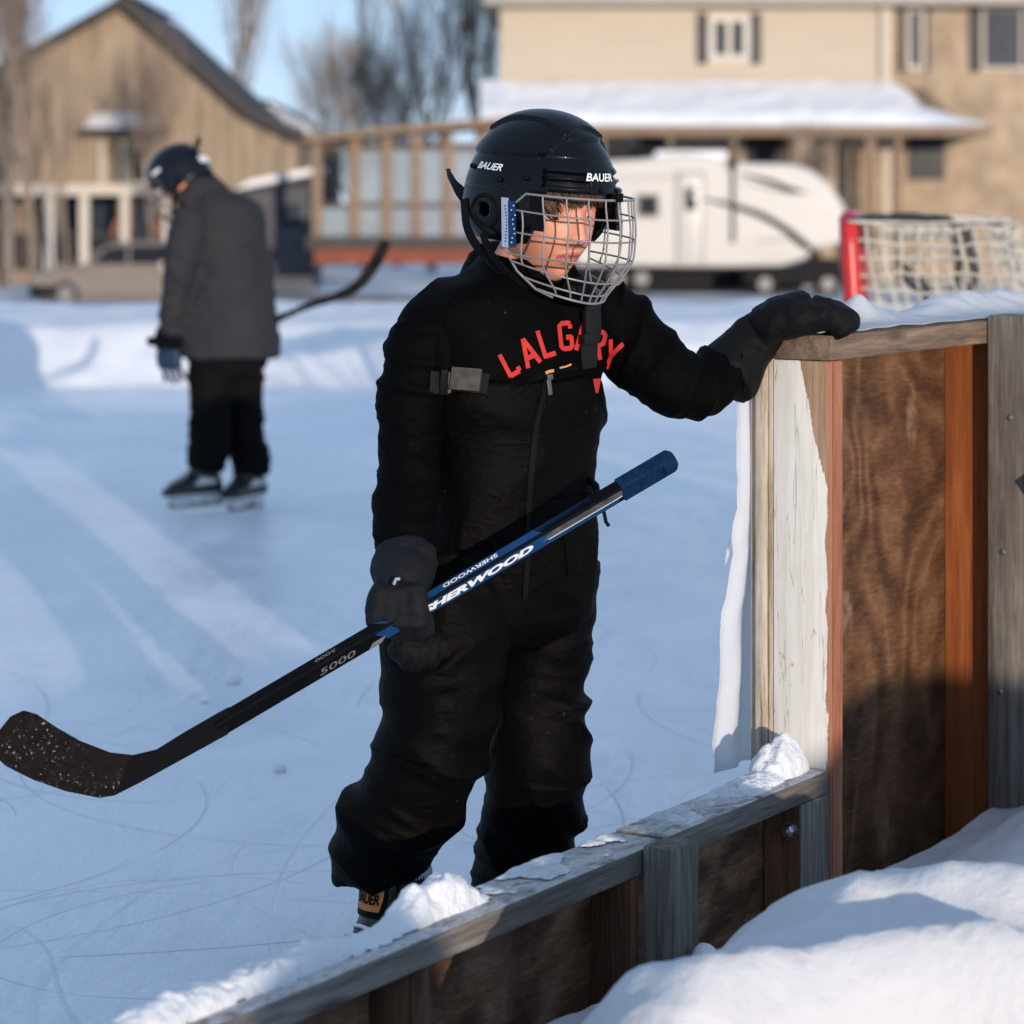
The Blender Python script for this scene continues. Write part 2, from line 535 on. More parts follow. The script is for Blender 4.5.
tag(link('ground', V, Fc, MAT_GROUND, angle=None), None, None, None, 'structure')

MAT_ROAD = M_plain('road_packed', (0.30, 0.27, 0.25), 0.8, 0.5, 0.5, 0.3, 3, 0.05, tint=(0.66, 0.65, 0.67))
V = []; 
for y in (52.5, 63.8):
    for x in np.linspace(-60, 60, 41):
        V.append((x, y, ground_z(x, y) + 0.03))
Fc = [(i, i + 1, 42 + i, 41 + i) for i in range(40)]
# road follows the ground strip by strip
V = [(x, y, ground_z(x, y) + 0.035) for y in np.linspace(52.5, 64, 12) for x in np.linspace(-40, 40, 50)]
Fc = [(j * 50 + i, j * 50 + i + 1, j * 50 + 51 + i, j * 50 + 50 + i) for j in range(11) for i in range(49)]
tag(link('road', V, Fc, MAT_ROAD, angle=None), None, None, None, 'structure')

# ------------------------------------------------------------------ snow banks
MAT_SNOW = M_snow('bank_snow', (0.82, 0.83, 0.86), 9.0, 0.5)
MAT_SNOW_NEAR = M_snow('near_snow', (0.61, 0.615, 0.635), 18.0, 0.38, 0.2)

def heightfield(name, xs, ys, fn, mat, pos):
    V = [pos(x, y, fn(x, y)) for y in ys for x in xs]
    n = len(xs)
    Fc = [(j * n + i, j * n + i + 1, (j + 1) * n + i + 1, (j + 1) * n + i) for j in range(len(ys) - 1) for i in range(n - 1)]
    return link(name, V, Fc, mat, angle=None)

def far_h(x, y):
    t = (y - 17.2) / 4.6
    if t < 0 or t > 1.6: return -0.05
    prof = min(1, t * 4.2) if t < 1.0 else max(0, 1 - (t - 1.0) / 0.6)
    prof = prof * prof * (3 - 2 * prof)
    h = 0.43 + 0.05 * nz(x * 0.7, 2, 0) + 0.03 * nz(x * 2, y, 3)
    return prof * h + 0.025 * prof * ridged(x * 1.3, y * 1.3, 5) + 0.025 * prof * nz(x * 5, y * 5, 1) + 0.05 * math.exp(-((t - 0.02) / 0.15) ** 2) * max(0, nz(x * 3, y * 3, 9)) * 2 - 0.03
tag(heightfield('snow_bank', np.linspace(-9, 9, 260), np.linspace(17.0, 24.5, 90), far_h, MAT_SNOW, lambda x, y, z: (x, y, z)),
    'long ridge of shovelled snow along the far side of the rink', None, None, 'structure')

# bank shovelled against the outside of the boards (near right)
def sstep(a, b, x):
    t = min(1, max(0, (x - a) / (b - a))); return t * t * (3 - 2 * t)
CREST = [(-3.0, .02), (-2.3, .03), (-1.75, .06), (-1.56, .16), (-1.50, .10), (-1.42, .20), (-1.37, .34), (-1.27, .405), (-1.18, .365), (-1.0, .385), (-.88, .425), (-.80, .415), (-.70, .41), (-.60, .330), (-.5, .285), (-.387, .262), (-.2, .27), (.2, .33), (1, .42), (2, .4), (3, .3)]
def crest(a):
    for (a0, h0), (a1, h1) in zip(CREST, CREST[1:]):
        if a0 <= a <= a1:
            t = (a - a0) / (a1 - a0); return h0 + (h1 - h0) * t * t * (3 - 2 * t)
    return 0.02
def near_h(a, b):
    a2 = a + 0.05 * nz(a * 3, b * 3, 4)
    h = crest(a2 - (1.6 - 1.45 * sstep(-1.2, -0.7, a)) * max(0, b - 0.5))
    rise = sstep(0.02, 0.5, b)
    back = sstep(1.9, 0.58, b)            # towards the viewer the pile falls away
    z = h * (0.25 + 0.75 * rise) * (0.12 + 0.88 * back)
    # the heap grows out to the right of the view
    px = CX + UX.x * a + NX.x * b; py = CY + UX.y * a + NX.y * b
    z += 0.27 * math.exp(-((px - 1.55) / 0.42) ** 2 - ((py - 2.75) / 0.7) ** 2) - 0.04 * sstep(0.1, 0.3, z)
    k = sstep(0.0, 0.25, z)
    z += k * (0.040 * nz(a * 3.5, b * 3.5, 0) + 0.020 * ridged(a * 5 + 2, b * 4, 7) + 0.013 * nz(a * 13, b * 13, 2) + 0.006 * nz(a * 34, b * 34, 5))
    return max(z, 0.012 + 0.01 * nz(a * 6, b * 6, 0))
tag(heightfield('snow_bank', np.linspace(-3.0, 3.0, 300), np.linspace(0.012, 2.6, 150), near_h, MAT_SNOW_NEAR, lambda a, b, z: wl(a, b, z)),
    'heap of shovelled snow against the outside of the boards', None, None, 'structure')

# unseen berm added behind the viewer, crest and gaps shaped for low shade
def shade_berm_h(x, y):
    t = 1 - abs(y + 1.9) / 1.15
    if t <= 0: return -0.05
    p = sstep(0, 1, min(1, t * 1.35))
    top = 1.03 + 0.06 * nz(x * 0.9, 3, 1) + 0.02 * nz(x * 2.3, 7, 2)
    top *= 1 - 0.10 * sstep(1.45, 1.2, x) - 0.22 * math.exp(-((x - 1.16) / 0.34) ** 2)
    top *= 1 - sstep(1.42, 1.72, x) * (1 - sstep(2.36, 2.70, x)) * 0.62
    top *= 1 - sstep(4.2, 5.5, x)
    return top * p + 0.05 * p * (1 - p) * nz(x * 5, y * 5, 2)
tag(heightfield('snow_bank', np.linspace(-8, 5.6, 200), np.linspace(-3.1, -0.75, 50), shade_berm_h, MAT_SNOW, lambda x, y, z: (x, y, z)),  # added unseen shade berm, shares its object name with the real banks
    'unseen snow berm added behind the viewer to cast low shade', None, None, 'structure')

# ------------------------------------------------------------------ boards
GREY = [(0.07, 0.061, 0.053), (0.158, 0.141, 0.125), (0.275, 0.25, 0.225), (0.10, 0.076, 0.058)]
BROWN = [(0.055, 0.025, 0.013), (0.15, 0.068, 0.034), (0.26, 0.13, 0.07), (0.05, 0.028, 0.018)]
TAN = [(0.07, 0.045, 0.03), (0.17, 0.115, 0.075), (0.27, 0.195, 0.135), (0.13, 0.10, 0.078)]
ORANGE = [(0.18, 0.05, 0.014), (0.30, 0.09, 0.024), (0.40, 0.14, 0.045), (0.22, 0.06, 0.016)]
WD = {}
for nm, cols in (('grey', GREY), ('brown', BROWN), ('tan', TAN), ('orange', ORANGE)):
    for ax in 'xyz':
        WD[nm + ax] = M_wood(f'{nm}_wood_{ax}', cols, ax)

def plywood_material(name, dark):
    m, nt, p = new_mat(name); g = NT(nt)
    v = g.coord((1, 1, 1), (0, R(28), 0))
    w = g.n('ShaderNodeTexWave'); w.wave_type = 'BANDS'; w.bands_direction = 'Z'
    w.inputs['Scale'].default_value = 2.2; w.inputs['Distortion'].default_value = 16.0; w.inputs['Detail'].default_value = 5; w.inputs['Detail Scale'].default_value = 1.0; w.inputs['Detail Roughness'].default_value = 0.65
    g.l(v, w.inputs['Vector'])
    fine = g.noise(g.coord((9, 9, 60), (0, R(28), 0)), 2.4, 6, 0.7, 0.8)
    cn = g.noise(g.coord((1.0, 1.0, 0.62), (0, R(24), 0)), 3.1, 2.5, 0.45, 0.5)
    cn = g.math('PINGPONG', g.math('MULTIPLY', cn, 15.0), 1.0)
    k = g.math('ADD', g.math('MULTIPLY', g.math('POWER', cn, 1.5), 0.22), g.math('ADD', g.math('MULTIPLY', fine, 0.62), g.math('MULTIPLY', w.outputs['Fac'], 0.12)))
    c = g.ramp(k, [(0.30, dark[0]), (0.5, dark[1]), (0.72, dark[2])])
    big = g.noise(g.coord(), 3.2, 5, 0.65, 0.6)
    c = g.mix(g.ramp(big, [(0.45, 0.0), (0.75, 0.5)]), c, dark[0])
    # a few pale patched knots
    vo = g.n('ShaderNodeTexVoronoi'); vo.inputs['Scale'].default_value = 5.5; vo.inputs['Randomness'].default_value = 1
    g.l(g.coord((1, 1, 0.45), (0, R(-8), 0), (0.3, 0, 0.1)), vo.inputs['Vector'])
    kn = g.math('MULTIPLY', g.ramp(vo.outputs['Distance'], [(0.10, 1.0), (0.17, 0.0)]), g.ramp(g.noise(g.coord(), 30, 3, 0.6), [(0.4, 0.2), (0.6, 1.0)]))
    c = g.mix(g.math('MULTIPLY', kn, 0.55), c, dark[3])
    g.l(c, p.inputs['Base Color']); p.inputs['Roughness'].default_value = 0.7; p.inputs['Specular IOR Level'].default_value = 0.3
    g.l(g.bump(k, 0.35, 0.004), p.inputs['Normal'])
    return m
MAT_PLY = plywood_material('plywood', [(0.052, 0.023, 0.011), (0.128, 0.060, 0.028), (0.215, 0.115, 0.058), (0.33, 0.20, 0.12)])
MAT_PLY_LOW = plywood_material('plywood_low', [(0.065, 0.030, 0.016), (0.19, 0.098, 0.054), (0.36, 0.22, 0.14), (0.22, 0.13, 0.08)])

def white_board_material():
    """old white paint worn off to bare wood along the outer upper corner"""
    m, nt, p = new_mat('worn_white_paint'); g = NT(nt)
    tc = g.n('ShaderNodeTexCoord'); sp = g.n('ShaderNodeSeparateXYZ'); g.l(tc.outputs['Object'], sp.inputs[0])
    y, z = sp.outputs['Y'], sp.outputs['Z']
    v = g.coord()
    wob = g.math('MULTIPLY', g.math('SUBTRACT', g.noise(g.coord((50, 50, 9)), 1.5, 6, 0.65), 0.5), 0.026)
    # bare where y < edge(z)
    up = g.math('MULTIPLY', g.math('MAXIMUM', g.math('SUBTRACT', z, 0.78), 0.0), 0.24)
    edge = g.math('ADD', g.math('ADD', up, 0.010), wob)
    bare = g.ramp(g.math('MULTIPLY', g.math('SUBTRACT', edge, y), 60.0), [(0.0, 0.0), (0.04, 1.0)])
    # chipped patch lower down
    chip = g.math('MULTIPLY', g.ramp(g.noise(g.coord((14, 14, 9)), 1.2, 6, 0.65), [(0.62, 0.0), (0.66, 1.0)]), g.ramp(z, [(0.42, 0.8), (0.75, 0.0)]))
    bare = g.math('MAXIMUM', bare, chip)
    wood = g.ramp(g.noise(g.coord((90, 90, 5)), 1.3, 6, 0.7), [(0.3, (0.20, 0.12, 0.07)), (0.55, (0.36, 0.23, 0.14)), (0.75, (0.45, 0.31, 0.2))])
    red = g.mix(g.ramp(y, [(0.0, 1.0), (0.012, 0.0)]), wood, (0.42, 0.16, 0.09))
    paint = g.ramp(g.noise(g.coord((30, 30, 3)), 2.0, 6, 0.65), [(0.3, (0.66, 0.63, 0.57)), (0.6, (0.78, 0.76, 0.71))])
    crack = g.ramp(g.math('ABSOLUTE', g.math('SUBTRACT', g.noise(g.coord((38, 38, 1.6)), 1.0, 3, 0.6), 0.5)), [(0.0, 1.0), (0.006, 0.0)])
    paint = g.mix(g.math('MULTIPLY', crack, 0.7), paint, (0.26, 0.2, 0.15))
    stain = g.ramp(g.noise(v, 9.0, 5, 0.6), [(0.58, 0.0), (0.75, 0.45)])
    paint = g.mix(stain, paint, (0.55, 0.48, 0.38))
    g.l(g.mix(bare, paint, red), p.inputs['Base Color'])
    p.inputs['Roughness'].default_value = 0.6
    g.l(g.bump(g.math('SUBTRACT', g.math('MULTIPLY', g.noise(g.coord((60, 60, 4)), 1.5, 5, 0.6), 0.4), g.math('ADD', bare, crack)), 0.5, 0.0015), p.inputs['Normal'])
    return m
MAT_WHITE_BOARD = white_board_material()
MAT_EDGE = M_wood('worn_sheet_edge', [(0.18, 0.13, 0.09), (0.52, 0.45, 0.36), (0.70, 0.65, 0.57), (0.36, 0.27, 0.18)], 'z', 1.6)
MAT_REDEDGE = M_wood('reddish_edge', [(0.20, 0.07, 0.035), (0.34, 0.13, 0.07), (0.45, 0.2, 0.12), (0.24, 0.1, 0.06)], 'z', 1.4, knots=False)
MAT_BOLT = M_plain('bolt_steel', (0.42, 0.42, 0.44), 0.38, 0.3, 60, 0.3, 200, 0.001, metal=1.0)

ROTW = math.atan2(UX.y, UX.x)
HT = 1.045; HL = 0.30
def wthing(name, label, cat, a0=0.0):
    return thing(name, label, cat, wl(a0, 0, 0), ROTW)

def frosted_rail():
    m = M_wood('frosted_rail', GREY, 'x'); nt = m.node_tree; g = NT(nt); p = nt.nodes['Principled BSDF']
    src = p.inputs['Base Color'].links[0].from_socket
    ge = g.n('ShaderNodeNewGeometry'); sp = g.n('ShaderNodeSeparateXYZ'); g.l(ge.outputs['True Normal'], sp.inputs[0])
    up = g.ramp(sp.outputs['Z'], [(0.6, 0.0), (0.9, 1.0)])
    n1 = g.ramp(g.noise(g.coord((9, 16, 9)), 1.6, 7, 0.68, 0.4), [(0.34, 0.0), (0.50, 1.0)])
    n2 = g.ramp(g.noise(g.coord((40, 70, 40)), 1.6, 5, 0.7), [(0.3, 0.35), (0.6, 1.0)])
    f = g.math('MULTIPLY', g.math('MULTIPLY', n1, n2), g.math('MULTIPLY', up, 0.75))
    g.l(g.mix(f, src, (0.70, 0.71, 0.73)), p.inputs['Base Color'])
    return m
# local x along the boards, local y towards the rink, z up
tb = wthing('tall_board', 'tall weathered rink board section with a worn white painted end stud and brown plywood panel', 'rink boards')
MB().box(-0.004, 3.2, 0.0, 0.115, HT - 0.043, HT, 0.003).build('top_rail', WD['tanx'], tb, True)
s = MB().box(0.0, 0.038, 0.0, 0.113, 0.0, HT - 0.0445, 0.002).build('end_stud', MAT_WHITE_BOARD, tb, True)
MB().box(0.0015, 0.0365, -0.0022, 0.0, 0.0, HT - 0.046).build('stud_edge', MAT_REDEDGE, s, True, smooth=False)
for k, (y0, y1, x0, z1) in enumerate(((0.1145, 0.124, 0.002, 1.036), (0.1255, 0.146, -0.006, 1.042), (0.1475, 0.160, 0.004, 1.028))):
    MB().box(x0, 3.2, y0, y1, 0.012, z1 - 0.002, 0.0012).build('sheet', MAT_EDGE, tb, True)
MB().box(0.04, 3.2, 0.106, 0.1135, 0.0, HT - 0.046).build('plywood_panel', MAT_PLY, tb, True, smooth=False)
for a in (0.70, 1.5, 2.3):
    MB().box(a, a + 0.038, 0.0, 0.1045, 0.0, HT - 0.0445, 0.0015).build('stud', WD['orangez'], tb, True)
po_ = MB().box(0.660, 0.75, -0.092, -0.003, 0.0, HT + 0.012, 0.004).build('post', WD['greyz'], tb, True)
for y_, z_ in ((-0.035, 0.60), (-0.05, 0.86), (-0.03, 0.33)):
    t_ = MB(); t_.add(*tube([Vector((0.6585, y_, z_)), Vector((0.6575, y_, z_)), Vector((0.6565, y_, z_))], [0.0055, 0.0055, 0.003], 12)); t_.build('nail', MAT_BOLT, po_, True)
# short diagonal brace on the outer side of the post
Mx = Matrix.Translation((0.63, -0.118, 0.762)) @ Matrix.Rotation(R(52), 4, 'X')
MB().box(-0.0, 0.036, -0.55, 0.0, -0.030, 0.030, 0.003, M=Mx).build('brace', WD['brownz'], tb, True)

MAT_RAIL = frosted_rail()
lb = wthing('low_board', 'low grey wooden rink board with a flat top rail and dark plywood behind its studs', 'rink boards')
def rail_piece(x0, x1, z0, sag):
    MB().box(x0, x1, 0.0, 0.092, z0 - 0.039, z0, 0.004).build('top_rail', MAT_RAIL, lb, True)
rail_piece(-0.56, -0.012, HL, 0)
rail_piece(-3.4, -0.563, HL - 0.003, 0)
p_ = MB().box(-0.108, -0.004, 0.002, 0.074, 0.0, HL - 0.0405, 0.003).build('corner_post', WD['greyz'], lb, True)
MB().box(-0.1105, -0.1083, 0.004, 0.072, 0.0, HL - 0.042).build('brown_side', WD['brownz'], p_, True, smooth=False)
bolt = MB()
Mb = Matrix.Translation((-0.111, 0.022, 0.215)) @ Matrix.Rotation(R(-90), 4, 'Y')
V_, F_ = tube([Mb @ Vector((0, 0, 0)), Mb @ Vector((0, 0, 0.003))], 0.016, 16); bolt.add(V_, F_)
V_, F_ = tube([Mb @ Vector((0, 0, 0.002)), Mb @ Vector((0, 0, 0.010)), Mb @ Vector((0, 0, 0.013))], [0.0105, 0.0105, 0.008], 6); bolt.add(V_, F_)
V_, F_ = tube([Mb @ Vector((0, 0, 0.01)), Mb @ Vector((0, 0, 0.022))], 0.0055, 10); bolt.add(V_, F_)
bolt.build('bolt', MAT_BOLT, p_, True)
MB().box(-0.6355, -0.56, -0.058, -0.003, 0.0, HL + 0.004, 0.005).build('post', WD['greyz'], lb, True)
for a in (-0.66, -1.214, -1.77, -2.32, -2.9):
    MB().box(a, a + (0.022 if a == -0.66 else 0.038), 0.002, 0.074, 0.0, HL - 0.044, 0.002).build('stud', WD['brownz'], lb, True)
MB().box(-3.4, -0.004, 0.075, 0.086, 0.0, HL - 0.042).build('plywood_panel', MAT_PLY_LOW, lb, True, smooth=False)

# ------------------------------------------------------------------ snow lying on the boards
MAT_RAILSNOW = M_snow('rail_snow', (0.78, 0.80, 0.83), 45.0, 0.6, 0.2)
MAT_ICYSNOW = M_snow('icy_snow', (0.70, 0.74, 0.78), 40.0, 0.7, 0.15, ((0.24, 0.22, 0.20), 16, 0.55))
def lump(name, label, balls, seed=0, voxel=0.0045, amp=0.012, mat=None):
    mb = []
    for (a, b, z, r) in balls:
        t = MB(); t.ball(wl(a, b, z), r, 14, 10, (1, 1, 0.85)); mb.append((t.v, t.f))
    V, Fc, N = union(mb, voxel, 9)
    V = disp(V, N, lambda p: amp * (1.5 * nz(p[0] * 12 + seed, p[1] * 12, p[2] * 12) + 0.45 * nz(p[0] * 36, p[1] * 36 + seed, p[2] * 36) + 0.15 * nz(p[0] * 90, p[1] * 90, p[2] * 90)))
    o = link(name, V, Fc, mat or MAT_RAILSNOW, angle=None)
    return tag(o, label, 'snow')
def snow_field(name, label, a0, a1, b0, b1, hfn, mat, step=0.0032):
    """crumbly snow lying on the rail: a height field kept only where there is snow"""
    na, nb = int((a1 - a0) / step), int((b0 - b1) / step)
    Hh = {}
    for i in range(na + 1):
        for j in range(nb + 1):
            a = a0 + (a1 - a0) * i / na; b = b0 + (b1 - b0) * j / nb
            h = hfn(a, b)
            if h > 0:
                h *= 1 + 0.50 * nz(a * 24, b * 24, 3) + 0.20 * nz(a * 60, b * 60, 8)
                h += 0.003 * nz(a * 120, b * 120, 1)
            e = min(1, min(i, na - i) / 5, min(j, nb - j) / 3)
            Hh[i, j] = (a, b, h * e - 0.009 * (1 - e))
    V = []; ids = {}; Fc = []
    for i in range(na):
        for j in range(nb):
            q = [(i, j), (i + 1, j), (i + 1, j + 1), (i, j + 1)]
            if max(Hh[k][2] for k in q) <= 0: continue
            for k in q:
                if k not in ids:
                    a, b, h = Hh[k]; ids[k] = len(V)
                    d = 0.004 * nz(a * 45, b * 45, h * 60) if h > 0.01 else 0
                    V.append(wl(a + d, b + d, HL + 0.0004 + max(h, -0.009)))
            Fc.append(tuple(ids[k] for k in q))
    return tag(link(name, V, Fc, mat, angle=None), label, 'snow')
def bell(x, s): return math.exp(-(x / s) ** 2)
def ridge_h(a, b):
    r = 0.026 + 0.012 * nz(a * 8, 1, 2) + 0.010 * nz(a * 19, 4, 2)
    r *= sstep(-1.06, -1.16, a) * (1 - 0.75 * bell(a + 1.23, 0.075))
    r += 0.052 * bell(a + 1.055, 0.045) + 0.020 * bell(a + 1.12, 0.04)
    c = -0.060 + 0.012 * nz(a * 6, 9, 1); w = 0.030 + 0.008 * nz(a * 11, 2, 7)
    return r * max(0.0, 1.0 - abs((b - c) / w) ** 2.2) ** 0.6 - 0.003 if abs(b - c) < w else -0.009
snow_field('snow_ridge', 'white crumbly ridge of loose snow along the near end of the low rail', -2.05, -0.96, -0.004, -0.108, ridge_h, MAT_RAILSNOW)
def corner_h(a, b):
    r = math.hypot((a + 0.075) / 0.085, (b + 0.062) / 0.040); r2_ = math.hypot((a + 0.17) / 0.09, (b + 0.055) / 0.036)
    h = 0.056 * max(0.0, 1 - r * r) ** 0.6 if r < 1 else 0
    h = max(h, 0.018 * max(0.0, 1 - r2_ * r2_) ** 0.6 if r2_ < 1 else 0)
    return h - 0.002 if h > 0 else -0.009
snow_field('snow_clump', 'rounded clump of snow where the low rail meets the white stud', -0.27, -0.006, -0.006, -0.106, corner_h, MAT_RAILSNOW)
lump('snow_clump', 'small ball of snow at the foot of the grey post', [(-0.58, 0.085, 0.13, 0.03), (-0.55, 0.1, 0.10, 0.04), (-0.6, 0.1, 0.08, 0.03)], 9)
# thin crust on the rail
def crust(a0, a1, thr, seed, mat, label):
    na, nb = int((a1 - a0) / 0.002), 52
    H = {}
    for i in range(na + 1):
        for j in range(nb + 1):
            a = a0 + (a1 - a0) * i / na; b = -0.002 - 0.096 * j / nb
            h = 0.016 * (nz(a * 7 + seed, b * 9, 0) + 0.55 * nz(a * 19, b * 22 + seed, 3) + 0.3 * nz(a * 45, b * 45, 5)) + 0.010 * (j / nb - 0.35) - thr
            e = min(1, min(i, na - i) / 24, min(j + 0.0, nb - j) / 10)
            h = h * e - 0.009 * (1 - e)
            H[i, j] = (a, b, h)
    V = []; ids = {}; Fc = []
    for i in range(na):
        for j in range(nb):
            q = [(i, j), (i + 1, j), (i + 1, j + 1), (i, j + 1)]
            if max(H[k][2] for k in q) <= 0: continue
            for k in q:
                if k not in ids:
                    a, b, h = H[k]; ids[k] = len(V); V.append(wl(a, b, HL + 0.0004 + (0.008 * math.tanh(h / 0.008) if h > 0 else max(h, -0.009))))
            Fc.append(tuple(ids[k] for k in q))
    tag(link('snow_crust', V, Fc, mat, angle=None), label, 'snow')
crust(-0.50, -0.14, -0.0035, 4, MAT_ICYSNOW, 'thin torn crust of snow on the low rail beside the white stud')
crust(-1.0, -0.57, -0.002, 11, MAT_ICYSNOW, 'thin icy crust of snow on the low rail below the knees of the child')

# chunks lying on the rink
def ice_chunk(x, y, r, seed, label):
    D = HC * F / (y - HY)
    c = W(x, y, D)
    t = MB(); t.ball((c.x, c.y, r * 0.5), r, 18, 12, (1.1, 1, 0.75))
    V = [v + (v - Vector((c.x, c.y, r * 0.5))) * 0.45 * nz(v.x * 25 + seed, v.y * 25, v.z * 25) for v in t.v]
    tag(link('ice_chunk', V, t.f, MAT_SNOW, angle=None), label, 'ice chunk', 'loose chunks of snow on the rink')
ice_chunk(233, 684, 0.022, 1, 'largest loose snow chunk on the ice left of the stick shaft')
ice_chunk(279, 772, 0.014, 2, 'small loose snow chunk on the ice below the stick shaft')
ice_chunk(205, 703, 0.012, 3, 'flat bit of snow on the ice just left of the largest chunk')

# ------------------------------------------------------------------ plastic sheet over the tall board
def plastic_material():
    m, nt, p = new_mat('plastic_sheet'); g = NT(nt)
    p.inputs['Base Color'].default_value = (0.86, 0.88, 0.9, 1); p.inputs['Roughness'].default_value = 0.35
    tr = g.n('ShaderNodeBsdfTranslucent'); tr.inputs['Color'].default_value = (0.85, 0.88, 0.92, 1)
    tp = g.n('ShaderNodeBsdfTransparent')
    m1 = g.n('ShaderNodeMixShader'); m1.inputs[0].default_value = 0.4
    g.l(p.outputs[0], m1.inputs[1]); g.l(tr.outputs[0], m1.inputs[2])
    m2 = g.n('ShaderNodeMixShader'); m2.inputs[0].default_value = 0.30
    g.l(m1.outputs[0], m2.inputs[1]); g.l(tp.outputs[0], m2.inputs[2])
    g.l(m2.outputs[0], nt.nodes['Material Output'].inputs['Surface'])
    n = g.noise(g.coord((10, 10, 3)), 2.0, 4, 0.6)
    g.l(g.bump(n, 0.5, 0.01), p.inputs['Normal'])
    return m
MAT_PLASTIC = plastic_material()
ps = thing('plastic_sheet', 'crumpled white plastic sheet draped over the top and rink side of the tall board', 'plastic sheet', wl(0.3, -0.1, HT), ROTW)
def sheet_pt(a, t):
    # t 0..0.17 across the top (outer to inner), beyond that hanging on the rink side
    if t < 0.17:
        b = -t - 0.004
        z = HT + 0.003 + 0.004 * (1 + nz(a * 12, b * 12, 0))
        # crumpled crests
        for (ca, cb, w, h) in ((0.36, -0.12, 0.05, 0.042), (0.45, -0.14, 0.12, 0.020), (0.80, -0.15, 0.15, 0.035), (1.1, -0.15, 0.2, 0.04)):
            z += h * math.exp(-((a - ca) / w) ** 2 - ((b - cb) / 0.045) ** 2) * (1 + 0.3 * nz(a * 20, b * 30, 1))
        if a < 0.05: b -= 0.01
        return wl(a, b, z)
    d = t - 0.17
    off = 0.164 + 0.004 * (1 + nz(a * 9, d * 5, 3)) + 0.050 * sstep(0.25, 0.80, d) * (1 + 0.5 * nz(a * 6, 1, 2))
    fold = 0.006 * math.sin(a * 95 + 2.5 * math.sin(d * 4)) * sstep(0, 0.2, d)
    edge = (0.020 * nz(d * 9, 3, 1) + 0.010 * nz(d * 27, 5, 2) - 0.012) * sstep(0.12, 0.0, a)
    return wl(a + edge * sstep(0, 0.1, d) - 0.012 * d, -off - fold, HT + 0.004 - d * (1.0 + 0.05 * nz(a * 8, 2, 7)))
na, nt_ = 220, 60
V = [sheet_pt(-0.012 + 1.5 * i / na, 0.17 * j / 30 if j < 30 else 0.17 + 0.78 * (j - 30) / 30) for j in range(nt_ + 1) for i in range(na + 1)]
Fc = [(j * (na + 1) + i, j * (na + 1) + i + 1, (j + 1) * (na + 1) + i + 1, (j + 1) * (na + 1) + i) for j in range(nt_) for i in range(na)]
o = link('sheet', V, Fc, MAT_PLASTIC, ps, angle=None)
md = o.modifiers.new('t', 'SOLIDIFY'); md.thickness = 0.0012
# loose torn flap beyond the end of the boards
V = []; 
for j in range(13):
    for i in range(7):
        s_, t_ = i / 6, j / 12
        V.append(wl(0.012 - 0.03 * s_ * t_, -0.168 - 0.030 * s_ * t_ * (1 + 0.2 * math.sin(t_ * 9)), HT - 0.16 - 0.20 * t_ - 0.05 * s_))
Fc = [(j * 7 + i, j * 7 + i + 1, j * 7 + 8 + i, j * 7 + 7 + i) for j in range(12) for i in range(6)]
o = link('torn_flap', V, Fc, MAT_PLASTIC, ps, angle=None)
md = o.modifiers.new('t', 'SOLIDIFY'); md.thickness = 0.001

# ------------------------------------------------------------------ goal
MAT_REDPIPE = M_plain('red_pipe', (0.50, 0.02, 0.02), 0.35, 0.2, 10)
MAT_BLACKPIPE = M_plain('black_pipe', (0.012, 0.012, 0.014), 0.5)
MAT_CORD = M_plain('net_cord', (0.55, 0.51, 0.43), 0.9, 0.25, 20)
MAT_PAD = M_plain('white_pad', (0.5, 0.49, 0.47), 0.6, 0.1, 6)
gp = Vector((1.13, 8.4, 0)); gw = Vector((0.15, 0.989, 0)); gd = Vector((0.989, -0.15, 0))
goal = thing('hockey_goal', 'hockey goal with red pipe and pale cord netting standing behind the tall board', 'goal', gp)
def G(w, d, z): return gp + gw * w + gd * d + Vector((0.04 * (1.2 - z) / 0.3 * 0.45 - 0.0, 0, z))
red = MB()
arc = lambda w0, sgn: [G(w0 + sgn * 0.09 * (1 - math.cos(q)), 0, 1.13 + 0.09 * math.sin(q)) for q in np.linspace(0, math.pi / 2, 7)]
path = [G(0, 0, 0.02), G(0, 0, 0.6)] + arc(0, 1) + list(reversed(arc(1.83, -1))) + [G(1.83, 0, 0.6), G(1.83, 0, 0.02)]
red.tube(path, 0.032, 12); red.build('goal_frame', MAT_REDPIPE, goal)
bk = MB()
for w0 in (0.02, 1.81):
    bk.tube([G(w0, 0.0, 1.215), G(w0, 0.20, 1.225), G(w0, 0.33, 1.22), G(w0, 0.39, 1.18), G(w0, 0.41, 1.05), G(w0, 0.38, 0.92), G(w0, 0.35, 0.82)], 0.016, 10)
    bk.tube([G(w0, 0.35, 0.82), G(w0, 0.26, 0.95), G(w0, 0.16, 1.04)], 0.012, 8)
    bk.tube([G(w0, 0.35, 0.82), G(w0, 0.6, 0.4), G(w0, 1.0, 0.03)], 0.016, 8)
bk.tube([G(0.02, 1.0, 0.03), G(0.9, 1.1, 0.03), G(1.81, 1.0, 0.03)], 0.018, 8)
bk.tube([G(0.02, 0.5, 1.21), G(1.81, 0.5, 1.21)], 0.014, 8)
bk.build('back_bar', MAT_BLACKPIPE, goal)
pd = MB(); pd.tube([G(0.03, 0.18, 1.185), G(0.03, 0.26, 1.187), G(0.03, 0.36, 1.185)], 0.020, 10); pd.build('pad', MAT_PAD, goal)
def dback(z): return 0.54 + 0.52 * max(0.0, 1 - z / 1.2) ** 1.4
net = MB()
def cord(fn, n):
    net.tube([fn(i / n) for i in range(n + 1)], 0.0045, 4)
sag = lambda a, b: 0.026 * nz(a * 4, b * 4, 2) + 0.010 * nz(a * 11, b * 11, 5)
NR = 22
